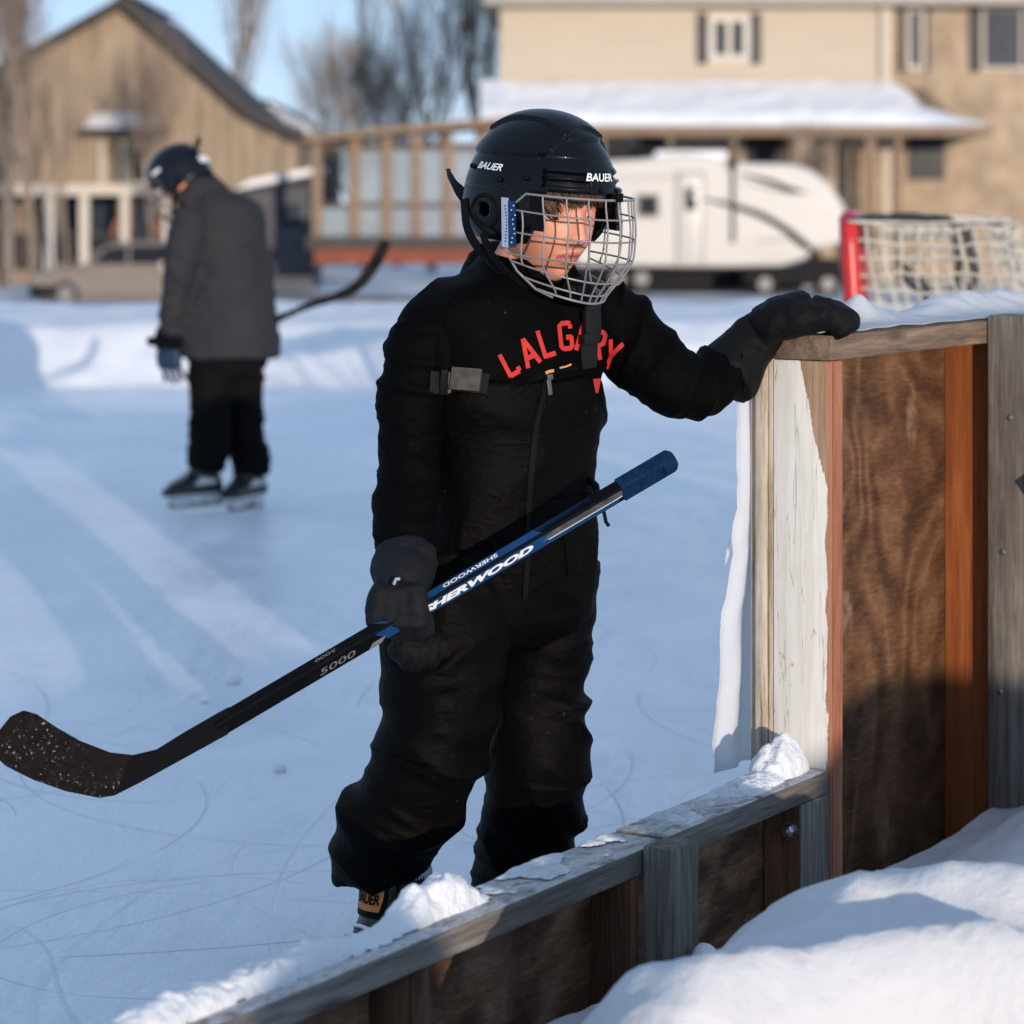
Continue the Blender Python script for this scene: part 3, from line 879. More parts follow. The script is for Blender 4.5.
for side in (0.0, 1.83):
    for r_ in range(NR + 1):
        z = 1.2 * (1 - r_ / NR) + 0.005
        cord(lambda t: G(side + sag(t, z), t * dback(z) + 0.02, z - 0.012 * math.sin(t * 3.14) + sag(t * 2, z * 2)), 8)
    for c_ in range(1, 12):
        t = c_ / 11
        cord(lambda s: G(side + sag(t, s), t * dback(1.2 * (1 - s)) + 0.02 + sag(s, t), 1.2 * (1 - s)), 14)
for r_ in range(NR + 1):
    z = 1.2 * (1 - r_ / NR) + 0.005
    cord(lambda t: G(1.83 * t, dback(z) + 0.02 + sag(t * 3, z) * 2, z + sag(t * 5, z)), 24)
for c_ in range(1, 36):
    t = c_ / 36
    cord(lambda s: G(1.83 * t + sag(s, t), dback(1.2 * (1 - s)) + 0.02 + sag(s * 2, t * 3) * 2, 1.2 * (1 - s)), 14)
for c_ in range(36):
    t = c_ / 36
    cord(lambda s: G(1.83 * t, s * 0.54, 1.215 + sag(s, t)), 4)
net.build('netting', MAT_CORD, goal)

# ------------------------------------------------------------------ the child at the boards
MAT_SKIN = None
def skin_material():
    m, nt, p = new_mat('skin'); g = NT(nt)
    v = g.coord()
    c = g.ramp(g.noise(v, 22.0, 4, 0.6), [(0.3, (0.62, 0.24, 0.14)), (0.7, (0.72, 0.31, 0.19))])
    g.l(c, p.inputs['Base Color']); p.inputs['Roughness'].default_value = 0.5
    p.inputs['Subsurface Weight'].default_value = 0.15; p.inputs['Subsurface Radius'].default_value = (0.012, 0.004, 0.002); p.inputs['Subsurface Scale'].default_value = 0.5
    g.l(g.bump(g.noise(v, 300, 4, 0.6), 0.15, 0.001), p.inputs['Normal'])
    return m
MAT_SKIN = skin_material()
MAT_LIP = M_plain('lip', (0.46, 0.14, 0.12), 0.45, 0.1, 40)
MAT_HAIR = M_plain('hair', (0.06, 0.030, 0.015), 0.6, 0.5, 60)
MAT_EYE = M_plain('eye_white', (0.5, 0.46, 0.43), 0.25, 0.05, 40)
MAT_IRIS = M_plain('iris', (0.03, 0.018, 0.01), 0.15, 0.2, 40)
MAT_SWEATER = M_fabric('sweater_black', (0.0011, 0.0010, 0.0010), 0.75, 1100, 0.3, 0.0, spec=0.055)
MAT_BIB = M_fabric('bib_black', (0.0013, 0.0010, 0.0009), 0.62, 1400, 0.3, 0.0, spec=0.065)
MAT_GLOVE = M_fabric('glove_black', (0.0018, 0.0018, 0.0023), 0.75, 800, 0.5, 0.0, False, spec=0.2)
MAT_GLOVE_SLATE = M_fabric('glove_slate', (0.0055, 0.0062, 0.0095), 0.75, 800, 0.5, 0.0, False, spec=0.2)
MAT_HELMET = M_plain('helmet_black', (0.0030, 0.0033, 0.0045), 0.34, 0.2, 14, 0.03, 400, 0.0005, spec=0.10, coat=0.22)
MAT_RUBBER = M_plain('matt_black', (0.0030, 0.0030, 0.0034), 0.6, 0.2, 30, spec=0.10)
MAT_STEEL = M_plain('cage_steel', (0.27, 0.265, 0.26), 0.40, 0.12, 60, metal=0.4)
MAT_WHITE = M_plain('white_print', (0.78, 0.78, 0.78), 0.5, 0.04, 40)
MAT_REDTEXT = M_plain('red_print', (0.50, 0.020, 0.016), 0.8, 0.15, 60)
MAT_LABELPALE = M_plain('label_pale', (0.30, 0.37, 0.48), 0.5, 0.08, 60)
MAT_LABELBLUE = M_plain('label_blue', (0.006, 0.032, 0.11), 0.45, 0.2, 60, spec=0.2)
MAT_BUCKLE = M_plain('buckle_grey', (0.062, 0.055, 0.046), 0.5, 0.35, 60, spec=0.25)
MAT_ZIP = M_plain('zip_grey', (0.10, 0.10, 0.105), 0.4, 0.2, 60, metal=0.6)
MAT_ORANGE = M_plain('orange_print', (0.55, 0.19, 0.03), 0.5, 0.12, 40)
MAT_ZIPORANGE = M_plain('zip_orange', (0.55, 0.25, 0.10), 0.6, 0.2, 40)

UP = Vector((0, 0, 1))
def axes(yaw):
    f = Vector((math.sin(R(yaw)), -math.cos(R(yaw)), 0))
    return Vector((f.y, -f.x, 0)), f          # the wearer's right, forward
RB, FB = axes(33)

boy = thing('person', 'child in black snow bib and caged helmet resting one hand on the tall board', 'person', (-0.03, 4.2, 0.0))

def ring(x, y, D, w, d):
    p = W(x, y, D); return (p.x, p.y, p.z, w, d)
def lim(x, y, D, r):
    p = W(x, y, D); return (p.x, p.y, p.z, r)

# --- head frame
YAW = 35; PIT = 8
RH, FH0 = axes(YAW)
FH = (FH0 * math.cos(R(PIT)) - UP * math.sin(R(PIT))).normalized(); UH = RH.cross(FH).normalized()
HEAD = W(543, 208, 4.17)
HS = 1.08
def H(x, y, z):
    """head-local (right, forward, up) to world"""
    return HEAD + (RH * x + FH * y + UH * z) * HS
def head_mesh(nu=110, nv=100):
    V = []; Fc = []
    g2 = lambda a, s: math.exp(-(a / s) ** 2)
    for i in range(nv + 1):
        th = math.pi * i / nv
        for j in range(nu):
            ph = 2 * math.pi * j / nu
            dx, dy, dz = math.sin(th) * math.sin(ph), math.sin(th) * math.cos(ph), math.cos(th)
            x, y, z = 0.074 * dx, 0.094 * dy, 0.118 * dz
            s = sstep(0.0, -0.118, z)
            x *= 1 - 0.30 * s
            if dy < 0: y *= 1 - 0.45 * sstep(-0.02, -0.118, z)
            else: y *= 1 + 0.05 * s
            if dy > 0:
                f = min(1, dy * 2.2)
                t = (0.008 - z) / 0.046
                if 0 <= t <= 1.25:
                    amp = 0.004 + 0.018 * t if t <= 1 else 0.022 * max(0, 1 - (t - 1) / 0.25)
                    y += f * amp * (g2(x, 0.0085 + 0.004 * min(t, 1)) )
                    if t > 0.75: y += f * 0.006 * g2(abs(x) - 0.012, 0.006) * (1 if t <= 1 else max(0, 1 - (t - 1) / 0.25))
                for sx in (-1, 1):
                    y -= f * 0.012 * g2(x - sx * 0.031, 0.015) * g2(z - 0.001, 0.011)
                    y += f * 0.005 * g2(x - sx * 0.038, 0.02) * g2(z + 0.042, 0.02)
                y += f * 0.004 * g2(z - 0.020, 0.008) * g2(x, 0.05)
                y += f * 0.0055 * g2(z + 0.0600, 0.0042) * g2(x, 0.018)
                y -= f * 0.0045 * g2(z + 0.0660, 0.0022) * g2(x, 0.021)
                y += f * 0.0060 * g2(z + 0.0720, 0.0045) * g2(x, 0.015)
                y -= f * 0.003 * g2(z + 0.082, 0.005) * g2(x, 0.018)
                y += f * 0.008 * g2(z + 0.100, 0.013) * g2(x, 0.018)
            V.append(H(x, y, z))
    for i in range(nv):
        for j in range(nu):
            a, b, c, d = i * nu + j, i * nu + (j + 1) % nu, (i + 1) * nu + (j + 1) % nu, (i + 1) * nu + j
            Fc.append((a, b, c, d))
    return V, Fc
def weld(V, Fc):
    m = MB(); bm = bmesh.new(); bv = [bm.verts.new(v) for v in V]
    for f in Fc:
        bm.faces.new([bv[k] for k in f])
    bmesh.ops.remove_doubles(bm, verts=bm.verts, dist=1e-6); bm.verts.index_update()
    r = [v.co.copy() for v in bm.verts], [tuple(v.index for v in f.verts) for f in bm.faces]
    bm.free(); return r

# --- arms and legs: joints of the pose
ARM_R = [lim(450, 320, 4.17, .058), lim(432, 336, 4.13, .062), lim(417, 368, 4.10, .058), lim(412, 405, 4.09, .055), lim(409, 455, 4.07, .052), lim(406, 510, 4.02, .048), lim(403, 552, 3.965, .046), lim(402, 572, 3.95, .044)]
ARM_L = [lim(590, 318, 4.28, .074), lim(618, 330, 4.29, .070), lim(645, 358, 4.27, .063), lim(672, 383, 4.26, .060), lim(697, 386, 4.29, .054), lim(722, 372, 4.33, .047), lim(738, 362, 4.35, .043)]
LEG_R = [lim(450, 560, 4.15, .108), lim(447, 610, 4.13, .110), lim(441, 680, 4.10, .099), lim(433, 745, 4.07, .091), lim(411, 795, 4.09, .090), lim(388, 836, 4.11, .089), lim(380, 860, 4.12, .088), lim(382, 878, 4.12, .081)]
LEG_L = [lim(540, 560, 4.27, .104), lim(540, 610, 4.27, .096), lim(539, 680, 4.25, .083), lim(540, 745, 4.23, .081), lim(532, 800, 4.26, .085), lim(526, 850, 4.29, .089), lim(524, 885, 4.3, .092), lim(523, 915, 4.3, .080)]
TORSO = [ring(522, 258, 4.21, .072, .078), ring(518, 272, 4.21, .098, .088), ring(514, 285, 4.21, .146, .098), ring(511, 306, 4.205, .178, .110), ring(508, 345, 4.205, .172, .120), ring(505, 395, 4.205, .160, .122), ring(505, 450, 4.205, .144, .117), ring(503, 500, 4.205, .138, .113), ring(501, 545, 4.205, .140, .113)]

# the body under the clothes: one continuous mesh, face included
hm = weld(*head_mesh())
neck = loft_limb([(*H(0, -0.015, -0.06), 0.048), (*W(520, 262, 4.2), 0.046), (*W(516, 300, 4.205), 0.05)], 3, 20)
earv = MB()
Me = Matrix((RH, FH, UH)).transposed()
for sx in (-1, 1):
    earv.ball(H(sx * 0.076, -0.012, -0.012), 0.03, 14, 10, (0.3, 0.55, 1.0), Me)
sh = 0.72
bparts = [hm, neck, (earv.v, earv.f),
          loft_rings([(a, b, c, w * sh, d * sh) for a, b, c, w, d in TORSO[2:]] + [(lambda p: (p.x, p.y, p.z, .115, .09))(W(500, 600, 4.205))], RB, FB, 3, 32)]
for L_ in (ARM_R, ARM_L, LEG_R, LEG_L):
    bparts.append(loft_limb([(a, b, c, r * 0.66) for a, b, c, r in L_], 3, 18))
V, Fc, N = union(bparts, 0.0030, 3)
inv = Matrix((RH, FH, UH))
idx = []
for f in Fc:
    c = inv @ ((Vector(V[f[0]]) + Vector(V[f[2]])) / 2 - HEAD) / HS
    lip = c.y > 0.05 and (((c.z + 0.0655) / 0.010) ** 2 + (c.x / 0.022) ** 2) < 1
    idx.append(1 if lip else 0)
body = link('body', V, Fc, [MAT_SKIN, MAT_LIP], boy, angle=None, matidx=idx)
for sx in (-1, 1):
    e = MB(); e.ball(H(sx * 0.031, 0.0675, 0.0), 0.0118 * HS, 20, 14); eo = e.build('eye', MAT_EYE, boy, angle=None)
    ir = MB()
    gd_ = (FH * 0.93 - UH * 0.30 + RH * 0.03).normalized()
    ir.ball(H(sx * 0.031, 0.0675, 0.0) + gd_ * 0.0072 * HS, 0.0062 * HS, 14, 10); ir.build('iris', MAT_IRIS, eo, angle=None)
    ld = MB(); ld.ball(H(sx * 0.031, 0.0665, 0.0), 0.0136 * HS, 24, 16)
    keep = [f for f in ld.f if (sum((ld.v[k] for k in f), Vector()) / len(f) - H(sx * 0.031, 0.0665, 0.0)).dot((UH * 0.85 + FH * 0.25).normalized()) > 0.0008]
    link('eyelid', ld.v, keep, MAT_SKIN, boy, angle=None)
    la = MB(); la.tube([H(sx * 0.031 + 0.0125 * math.sin(q), 0.0665 + 0.0142 * math.cos(q), -0.0042 - 0.002 * math.cos(q)) for q in np.linspace(-1.1, 1.1, 9)], [0.0004, .0008, .001, .0011, .0012, .0011, .001, .0008, .0004], 5)
    la.build('lash', MAT_HAIR, eo, angle=None)
# fringe of hair below the helmet
hr = MB(); rr = random.Random(5)
for i in range(260):
    x0 = -0.068 + 0.136 * rr.random()
    yf = lambda x, k: (0.094 + 0.006 * k) * math.sqrt(max(0.03, 1 - (x / 0.080) ** 2))
    sw = -0.010 - 0.018 * rr.random()
    z1 = 0.012 + 0.022 * rr.random() + 0.10 * (abs(x0) / 0.07) ** 4 * -0.3
    pts = []
    for t in np.linspace(0, 1, 7):
        x = x0 + sw * t * t + 0.005 * math.sin(t * 4 + x0 * 90)
        z = 0.078 + (z1 - 0.078) * t
        lift = 0.006 * math.sin(math.pi * t) + 0.003 * rr.random() + 0.004
        pts.append(H(x, yf(x, 1) * math.sqrt(max(0.2, 1 - (z / 0.118) ** 2)) + lift, z))
    hr.tube(pts, [0.0018, 0.0024, 0.0026, 0.0025, 0.0021, 0.0014, 0.0004], 5)
hr.build('hair', MAT_HAIR, boy, angle=None)

# --- sweatshirt
def wrinkle_axis(axis, s, fine, amp):
    """folds that run across an axis"""
    ax = Vector(axis).normalized(); e1 = ax.orthogonal().normalized(); e2 = ax.cross(e1)
    def f(p):
        q = Vector(p); a, b, c = q.dot(ax), q.dot(e1), q.dot(e2)
        w = nz(b * 3, c * 3, 9) * 0.5
        u = nz(a * 4 + 7, b * 4, c * 4)
        return amp * (0.75 * (crease(a * s + w + u, b * 3.2, c * 3.2) - 0.3) + 0.40 * (crease(a * fine + w * 2, b * 6 + 3, c * 6) - 0.3) * (0.6 + u))
    return f
parts = [loft_rings(TORSO, RB, FB, 4, 44), loft_limb(ARM_R, 5, 26), loft_limb(ARM_L, 5, 26)]
# folded hood behind the neck
hood = [lim(484, 286, 4.20, .030), lim(480, 272, 4.27, .036), lim(505, 266, 4.315, .040), lim(540, 268, 4.31, .036), lim(560, 280, 4.25, .028)]
parts.append(loft_limb(hood, 5, 16))
V, Fc, N = union(parts, 0.0050, 6)
fa = wrinkle_axis((0.1, -0.15, 1), 19, 44, 0.0145)
fl = wrinkle_axis(Vector(ARM_L[5][:3]) - Vector(ARM_L[1][:3]), 20, 42, 0.0130)
ft = wrinkle_axis((0.55, 0.1, 0.8), 8, 22, 0.0120)
pR = W(440, 400, 4.1); pL = W(622, 300, 4.2)
def sw_fn(p):
    if p[0] < W(438, 400, 4.1).x and p[2] < W(0, 320, 4.1).z: return fa(p)
    if p[0] > W(622, 300, 4.25).x: return fl(p)
    return ft(p)
V = disp(V, N, sw_fn)
sweater = link('sweatshirt', V, Fc, MAT_SWEATER, boy, angle=None)
BV_SW = bvh_of(V, Fc)

# --- snow bib: chest panel, seat and both legs
BIB = [ring(512, 378, 4.200, .156, .126), ring(508, 398, 4.203, .166, .134), ring(505, 450, 4.205, .156, .131), ring(503, 500, 4.205, .152, .128), ring(502, 545, 4.205, .157, .130), ring(500, 590, 4.205, .161, .124), ring(498, 622, 4.2, .150, .105), ring(494, 645, 4.19, .10, .06)]
parts = [loft_rings(BIB, RB, FB, 4, 44), loft_limb(LEG_R, 5, 28), loft_limb(LEG_L, 5, 28)]
V, Fc, N = union(parts, 0.0052, 6)
fleg = wrinkle_axis((0.35, 0, 1), 7, 22, 0.024)
fknee = wrinkle_axis((0.40, 0.1, 1), 11, 27, 0.021)
fbib = wrinkle_axis((0.6, 0.2, 0.8), 7, 20, 0.0150)
zk, zh = W(0, 690, 4.2).z, W(0, 600, 4.2).z
def bib_fn(p):
    k = sstep(zk + 0.1, zk - 0.02, p[2])
    h = sstep(zh + 0.05, zh - 0.1, p[2])
    d = fbib(p) * (1 - h) + fleg(p) * h * (1 - k) * 0.75 + fknee(p) * k
    return d
V = disp(V, N, bib_fn)
bib = link('snow_bib', V, Fc, MAT_BIB, boy, angle=None)
BV_BIB = bvh_of(V, Fc)
ALLV = MB(); ALLV.add([Vector(v) for v in V], Fc)
allv = bvh_of(V, Fc)

def on_front(x, y, off=0.002):
    a, n = hit(BV_BIB, x, y); b, m = hit(BV_SW, x, y)
    if a is None and b is None: return None, None
    if a is None or (b is not None and (b - CAM).length < (a - CAM).length): return b + m * off, m
    return a + n * off, n
def strap_px(pix, width, thick, name, mat, parent, off=0.001, k=6):
    P = []; N_ = []
    for x, y in catmull(pix, k):
        p, n = on_front(x, y, off)
        if p is not None: P.append(p); N_.append(n)
    # even out the surface normals
    for _ in range(3):
        N_ = [((N_[max(0, i - 1)] + N_[i] * 2 + N_[min(len(N_) - 1, i + 1)])).normalized() for i in range(len(N_))]
        P = [P[0]] + [(P[i - 1] + P[i] * 2 + P[i + 1]) / 4 for i in range(1, len(P) - 1)] + [P[-1]]
    v, f = ribbon(P, N_, width, thick)
    return link(name, v, f, mat, parent, angle=50)
MAT_WEB = M_plain('webbing', (0.0065, 0.0065, 0.007), 0.55, 0.2, 60, 0.4, 500, 0.001, spec=0.2)
# braces, zip, waist seam
strap_px([(591, 300), (589, 318), (587, 345), (586, 368)], 0.034, 0.005, 'brace', MAT_WEB, bib, 0.003)
strap_px([(428, 382), (445, 383), (470, 384), (488, 386)], 0.036, 0.004, 'brace', MAT_WEB, bib, 0.004)
strap_px([(547, 376), (543, 395), (536, 425), (531, 470), (528, 510), (527, 560), (524, 600)], 0.010, 0.0022, 'zip', MAT_RUBBER, bib, 0.0005)
strap_px([(470, 497), (495, 500), (520, 503), (555, 502), (585, 497)], 0.010, 0.003, 'waist_seam', MAT_BIB, bib, 0.0)
strap_px([(487, 396), (505, 389), (525, 381), (545, 374), (565, 368), (582, 368)], 0.012, 0.003, 'bib_hem', MAT_BIB, bib, 0.001)
def plate(name, x, y, w, h, t, mat, parent, rot=0.0, off=0.003, bev=0.0015):
    p, n = on_front(x, y, off)
    ns = [on_front(x + a_, y + b_, 0)[1] for a_ in (-16, -8, 0, 8, 16) for b_ in (-14, 0, 14)]
    n = sum((q for q in ns if q is not None), Vector()).normalized()
    p = p + n * 0.002
    up = (UP - n * UP.dot(n)).normalized(); rt = up.cross(n)
    c, s = math.cos(R(rot)), math.sin(R(rot))
    r_, u_ = rt * c + up * s, up * c - rt * s
    M = Matrix((r_, u_, n)).transposed().to_4x4(); M.translation = p
    mb = MB().box(-w / 2, w / 2, -h / 2, h / 2, 0, t, bev, M=M)
    return mb.build(name, mat, parent)
plate('buckle', 468, 382, 0.050, 0.037, 0.009, MAT_BUCKLE, bib, -3, 0.006)
plate('buckle_bar', 440, 381, 0.012, 0.042, 0.009, MAT_RUBBER, bib, -3, 0.006)
plate('buckle_bar', 451, 382, 0.006, 0.034, 0.010, MAT_BUCKLE, bib, -3, 0.006)
plate('buckle', 585, 323, 0.034, 0.040, 0.010, MAT_WEB, bib, 0, 0.008)
plate('buckle', 585, 338, 0.036, 0.016, 0.011, MAT_WEB, bib, 0, 0.008)
plate('zip_puller', 547, 387, 0.008, 0.026, 0.004, MAT_ZIP, bib, 6, 0.004)
plate('zip_puller', 547, 377, 0.011, 0.009, 0.005, MAT_ZIP, bib, 6, 0.004)
strap_px([(544, 373), (548, 371), (552, 370)], 0.005, 0.002, 'zip_piping', MAT_ZIPORANGE, bib, 0.004)
strap_px([(558, 368), (563, 367), (569, 364)], 0.003, 0.002, 'zip_piping', MAT_ZIPORANGE, bib, 0.004)
# sewn seams on the trousers
strap_px([(392, 757), (410, 764), (432, 768), (455, 768), (478, 762)], 0.007, 0.0025, 'knee_seam', MAT_BIB, bib, 0.0)
strap_px([(500, 752), (520, 758), (545, 760), (575, 755)], 0.007, 0.0025, 'knee_seam', MAT_BIB, bib, 0.0)
strap_px([(560, 520), (566, 545), (569, 575)], 0.008, 0.0025, 'pocket_seam', MAT_BIB, bib, 0.0)
strap_px([(455, 520), (452, 545), (447, 575)], 0.008, 0.0025, 'pocket_seam', MAT_BIB, bib, 0.0)
# side pull at the hip
lp = MB(); lp.tube([W(589, 492, 4.16), W(597, 500, 4.16), W(603, 508, 4.16), W(606, 522, 4.16), W(609, 526, 4.16)], 0.0035, 6)
lp.tube([W(588, 478, 4.18), W(596, 486, 4.17), W(598, 497, 4.17), W(590, 502, 4.17)], 0.006, 6); lp.build('drawcord', MAT_RUBBER, bib)

# --- chest lettering, bent on an arc and laid on the sweatshirt
BLOCK = {
 'C': [[(.10, 0.90), (.07, .03)], [(.07, .06), (.50, .06)], [(.50, .06), (.50, .22)]],
 'A': [[(.03, 0), (.30, 1)], [(.57, 0), (.30, 1)], [(.14, .32), (.46, .32)]],
 'L': [[(.10, 1), (.10, 0)], [(.10, .07), (.54, .07)]],
 'G': [[(.52, .74), (.52, .88)], [(.54, .90), (.42, .94), (.18, .94), (.08, .84)], [(.08, .90), (.08, .10)], [(.08, .14), (.18, .06), (.42, .06), (.52, .14)], [(.52, .08), (.52, .48)], [(.56, .45), (.32, .45)]],
 'R': [[(.10, 0), (.10, 1)], [(.10, .93), (.42, .93), (.51, .84)], [(.51, .90), (.51, .52)], [(.51, .58), (.42, .49), (.10, .49)], [(.30, .5), (.54, 0)]],
 'Y': [[(.03, 1), (.30, .46)], [(.57, 1), (.30, .46)], [(.30, .52), (.30, 0)]],
}
def block_letter(ch, th=0.17):
    """strokes of a plain block capital as flat strips -> list of (rows of left/right points)"""
    out = []
    for st in BLOCK[ch]:
        P = []
        for (x0, y0), (x1, y1) in zip(st, st[1:]):
            n = max(2, int(math.hypot(x1 - x0, y1 - y0) / .12))
            P += [(x0 + (x1 - x0) * i / n, y0 + (y1 - y0) * i / n) for i in range(n)]
        P.append(st[-1])
        strip = []
        for i, (x, y) in enumerate(P):
            a, b = P[max(0, i - 1)], P[min(len(P) - 1, i + 1)]
            tx, ty = b[0] - a[0], b[1] - a[1]; l = math.hypot(tx, ty)
            strip.append([(x - ty / l * th * k, y + tx / l * th * k) for k in (-.5, 0, .5)])
        out.append(strip)
    return out
def chest_text():
    V = []; Fc = []
    slots = [('C', 509, 362, -30), ('A', 528, 352, -25), ('L', 546, 343, -18), ('G', 565, 336, -6), ('A', 583, 336, 3), ('R', 597, 344, 14), ('Y', 612, 355, 20)]
    q = 0
    for ch, x, y, rot in slots:
        c, s = math.cos(R(-rot)), math.sin(R(-rot))
        for strip in block_letter(ch):
            q += 1
            n0 = len(V); bad = False
            for row in strip:
                for a, b in row:
                    u = (a - .3) * 26; v = (b - .5) * 29
                    X = x + (u * c - v * s) * 0.95; Y = y - (u * s + v * c)
                    p, n = hit(BV_SW, X, Y, 0.0014 + 0.00012 * (q % 7))
                    if p is None: bad = True; p = Vector((0, 0, 0))
                    V.append(p)
            if bad:
                del V[n0:]; continue
            for i in range(len(strip) - 1):
                for k in range(2):
                    Fc.append((n0 + i * 3 + k, n0 + i * 3 + k + 1, n0 + i * 3 + 4 + k, n0 + i * 3 + 3 + k))
    # the tip of a second line below
    n0 = len(V)
    tip = [on_front(x, y, 0.0025)[0] for x, y in ((592, 380), (599, 378), (599, 383), (597, 393), (594.5, 393))]
    if all(q is not None for q in tip):
        V += tip; Fc.append(tuple(range(n0, n0 + 5)))
    return link('chest_lettering', V, Fc, MAT_REDTEXT, sweater, angle=None)
chest_text()

# --- helmet
HEL = W(538, 207, 4.17)
RL, FL0 = axes(50)
FL = (FL0 * math.cos(R(6)) - UP * math.sin(R(6))).normalized(); UL = RL.cross(FL).normalized()
def L(x, y, z, s=1.0):
    return HEL + (RL * x + FL * y + UL * z) * s
def shell_pt(phi, z, off=0.0, hs=(0.110, 0.135, 0.152)):
    a, b, hz = hs
    if z >= 0: r = max(0.0, 1 - min(1, z / hz) ** 2.2) ** (1 / 2.1)
    else: r = 1 - 1.6 * (z / 0.165) ** 2
    s, c = math.sin(phi), math.cos(phi)
    k = (abs(s) ** 2.25 + abs(c) ** 2.25) ** (-1 / 2.25)
    x, y = a * r * s * k, b * r * c * k
    # lower back of the shell flares, brow pushes forward a little
    if c > 0: y += 0.006 * c * c * sstep(0.11, 0.03, z)
    n = Vector((x / a ** 2, y / b ** 2, (z / hz ** 2) * (1.4 if z > 0 else 0.2)))
    if n.length > 0: n.normalize()
    return Vector((x, y + 0.004, z)) + n * off
def z_bottom(phi):
    d = abs(math.degrees(phi))
    if d < 52: return 0.036
    if d < 66: return 0.036 - 0.091 * sstep(52, 66, d)
    if d < 120: return -0.055 
    return -0.055 + 0.02 * sstep(120, 180, d)
def shell_off(phi, z):
    d = math.degrees(phi); ad = abs(d)
    p = shell_pt(phi, z)
    o = 0.0
    top = sstep(0.0860, 0.0885, z - 0.004 * math.cos(phi))
    o += 0.0065 * top
    # middle crest running front to back
    o += 0.006 * sstep(0.047 + 0.15 * (p.y + 0.02) ** 2, 0.044 + 0.15 * (p.y + 0.02) ** 2, abs(p.x)) * sstep(0.114, 0.119, z)
    # front panel set back behind a curved seam
    zt = 0.131 - 0.042 * (ad / 56) ** 2.2 if ad < 60 else 0
    fr = sstep(zt + 0.0012, zt - 0.0012, z)
    o -= 0.0050 * fr * top
    # two vent slots on each side of the brow
    if 17 < ad < 58:
        e = sstep(17, 20, ad) * sstep(58, 55, ad)
        for zc in (0.0495, 0.0625):
            o -= 0.007 * e * sstep(0.0052, 0.0036, abs(z - zc))
        o += 0.002 * e * sstep(0.036, 0.042, z) * sstep(0.078, 0.072, z)
    # temple plate
    if 62 < ad < 130 and z < 0.032: o += 0.003 * sstep(0.032, 0.029, z)
    # brow ridge
    o += 0.003 * sstep(0.044, 0.040, z) * sstep(60, 52, ad)
    return o
def make_shell(nu=300, nv=130):
    V = []; Fc = []
    for j in range(nv + 1):
        for i in range(nu):
            phi = -math.pi + 2 * math.pi * i / nu
            zb = z_bottom(phi); t = j / nv
            z = zb + (0.1519 - zb) * (1 - (1 - t) ** 1.5)
            p = shell_pt(phi, z, shell_off(phi, z))
            V.append(L(*p))
    for j in range(nv):
        for i in range(nu):
            phi = -math.pi + 2 * math.pi * (i + .5) / nu
            zb = z_bottom(phi); t = (j + .5) / nv; z = zb + (0.1519 - zb) * (1 - (1 - t) ** 1.5)
            d = abs(math.degrees(phi))
            if ((d - 102) / 6.5) ** 2 + ((z + 0.006) / 0.013) ** 2 < 1: continue      # ear opening
            i2 = (i + 1) % nu
            Fc.append((j * nu + i, j * nu + i2, (j + 1) * nu + i2, (j + 1) * nu + i))
    Fc.append(tuple(nv * nu + i for i in range(nu)))
    return V, Fc
V, Fc = make_shell()
helmet = link('helmet', V, Fc, MAT_HELMET, boy, angle=38)
md = helmet.modifiers.new('t', 'SOLIDIFY'); md.thickness = 0.007; md.offset = -1
# liner inside, ear rings, screws
for sgn in (-1, 1):
    er = MB()
    pts = [L(*shell_pt(sgn * R(101 + 13 * math.cos(q)), -0.008 + 0.025 * math.sin(q), 0.002)) for q in np.linspace(0, 2 * math.pi, 33)[:-1]]
    er.tube(pts, 0.0042, 8, True); er.build('ear_ring', MAT_RUBBER, helmet)
for ph, z in ((-13, 0.0405), (9, 0.0405), (90, 0.045), (68, 0.052), (126, 0.06)):
    sc = MB(); sc.ball(L(*shell_pt(R(ph), z, 0.003)), 0.0046, 12, 8); sc.build('screw', MAT_RUBBER, helmet)
# print on the shell
def shell_text(body, phi0, z0, height, width, name='lettering'):
    P, T = text2d(body, 1.0, 0.35, 0.018, 1.0, 1.0, 0.15)
    xs_ = [p[0] for p in P]; ys_ = [p[1] for p in P]
    w, h = max(xs_) - min(xs_), max(ys_) - min(ys_); cx, cy = (max(xs_) + min(xs_)) / 2, (max(ys_) + min(ys_)) / 2
    V = []
    for px_, py_ in P:
        u = (px_ - cx) / w * width; v = (py_ - cy) / h * height
        # walk along the horizontal arc
        phi = phi0; 
        rr_ = shell_pt(phi0, z0); loc = math.hypot((shell_pt(phi0 + .01, z0) - shell_pt(phi0 - .01, z0)).x, (shell_pt(phi0 + .01, z0) - shell_pt(phi0 - .01, z0)).y) / .02
        phi = phi0 - u / loc
        z = z0 + v
        V.append(L(*shell_pt(phi, z, shell_off(phi0, z0) + 0.0022)))
    link(name, V, T, MAT_WHITE, helmet, angle=None)
shell_text('BAUER', R(6), 0.0615, 0.0125, 0.060)
shell_text('BAUER', R(104), 0.064, 0.0115, 0.060)

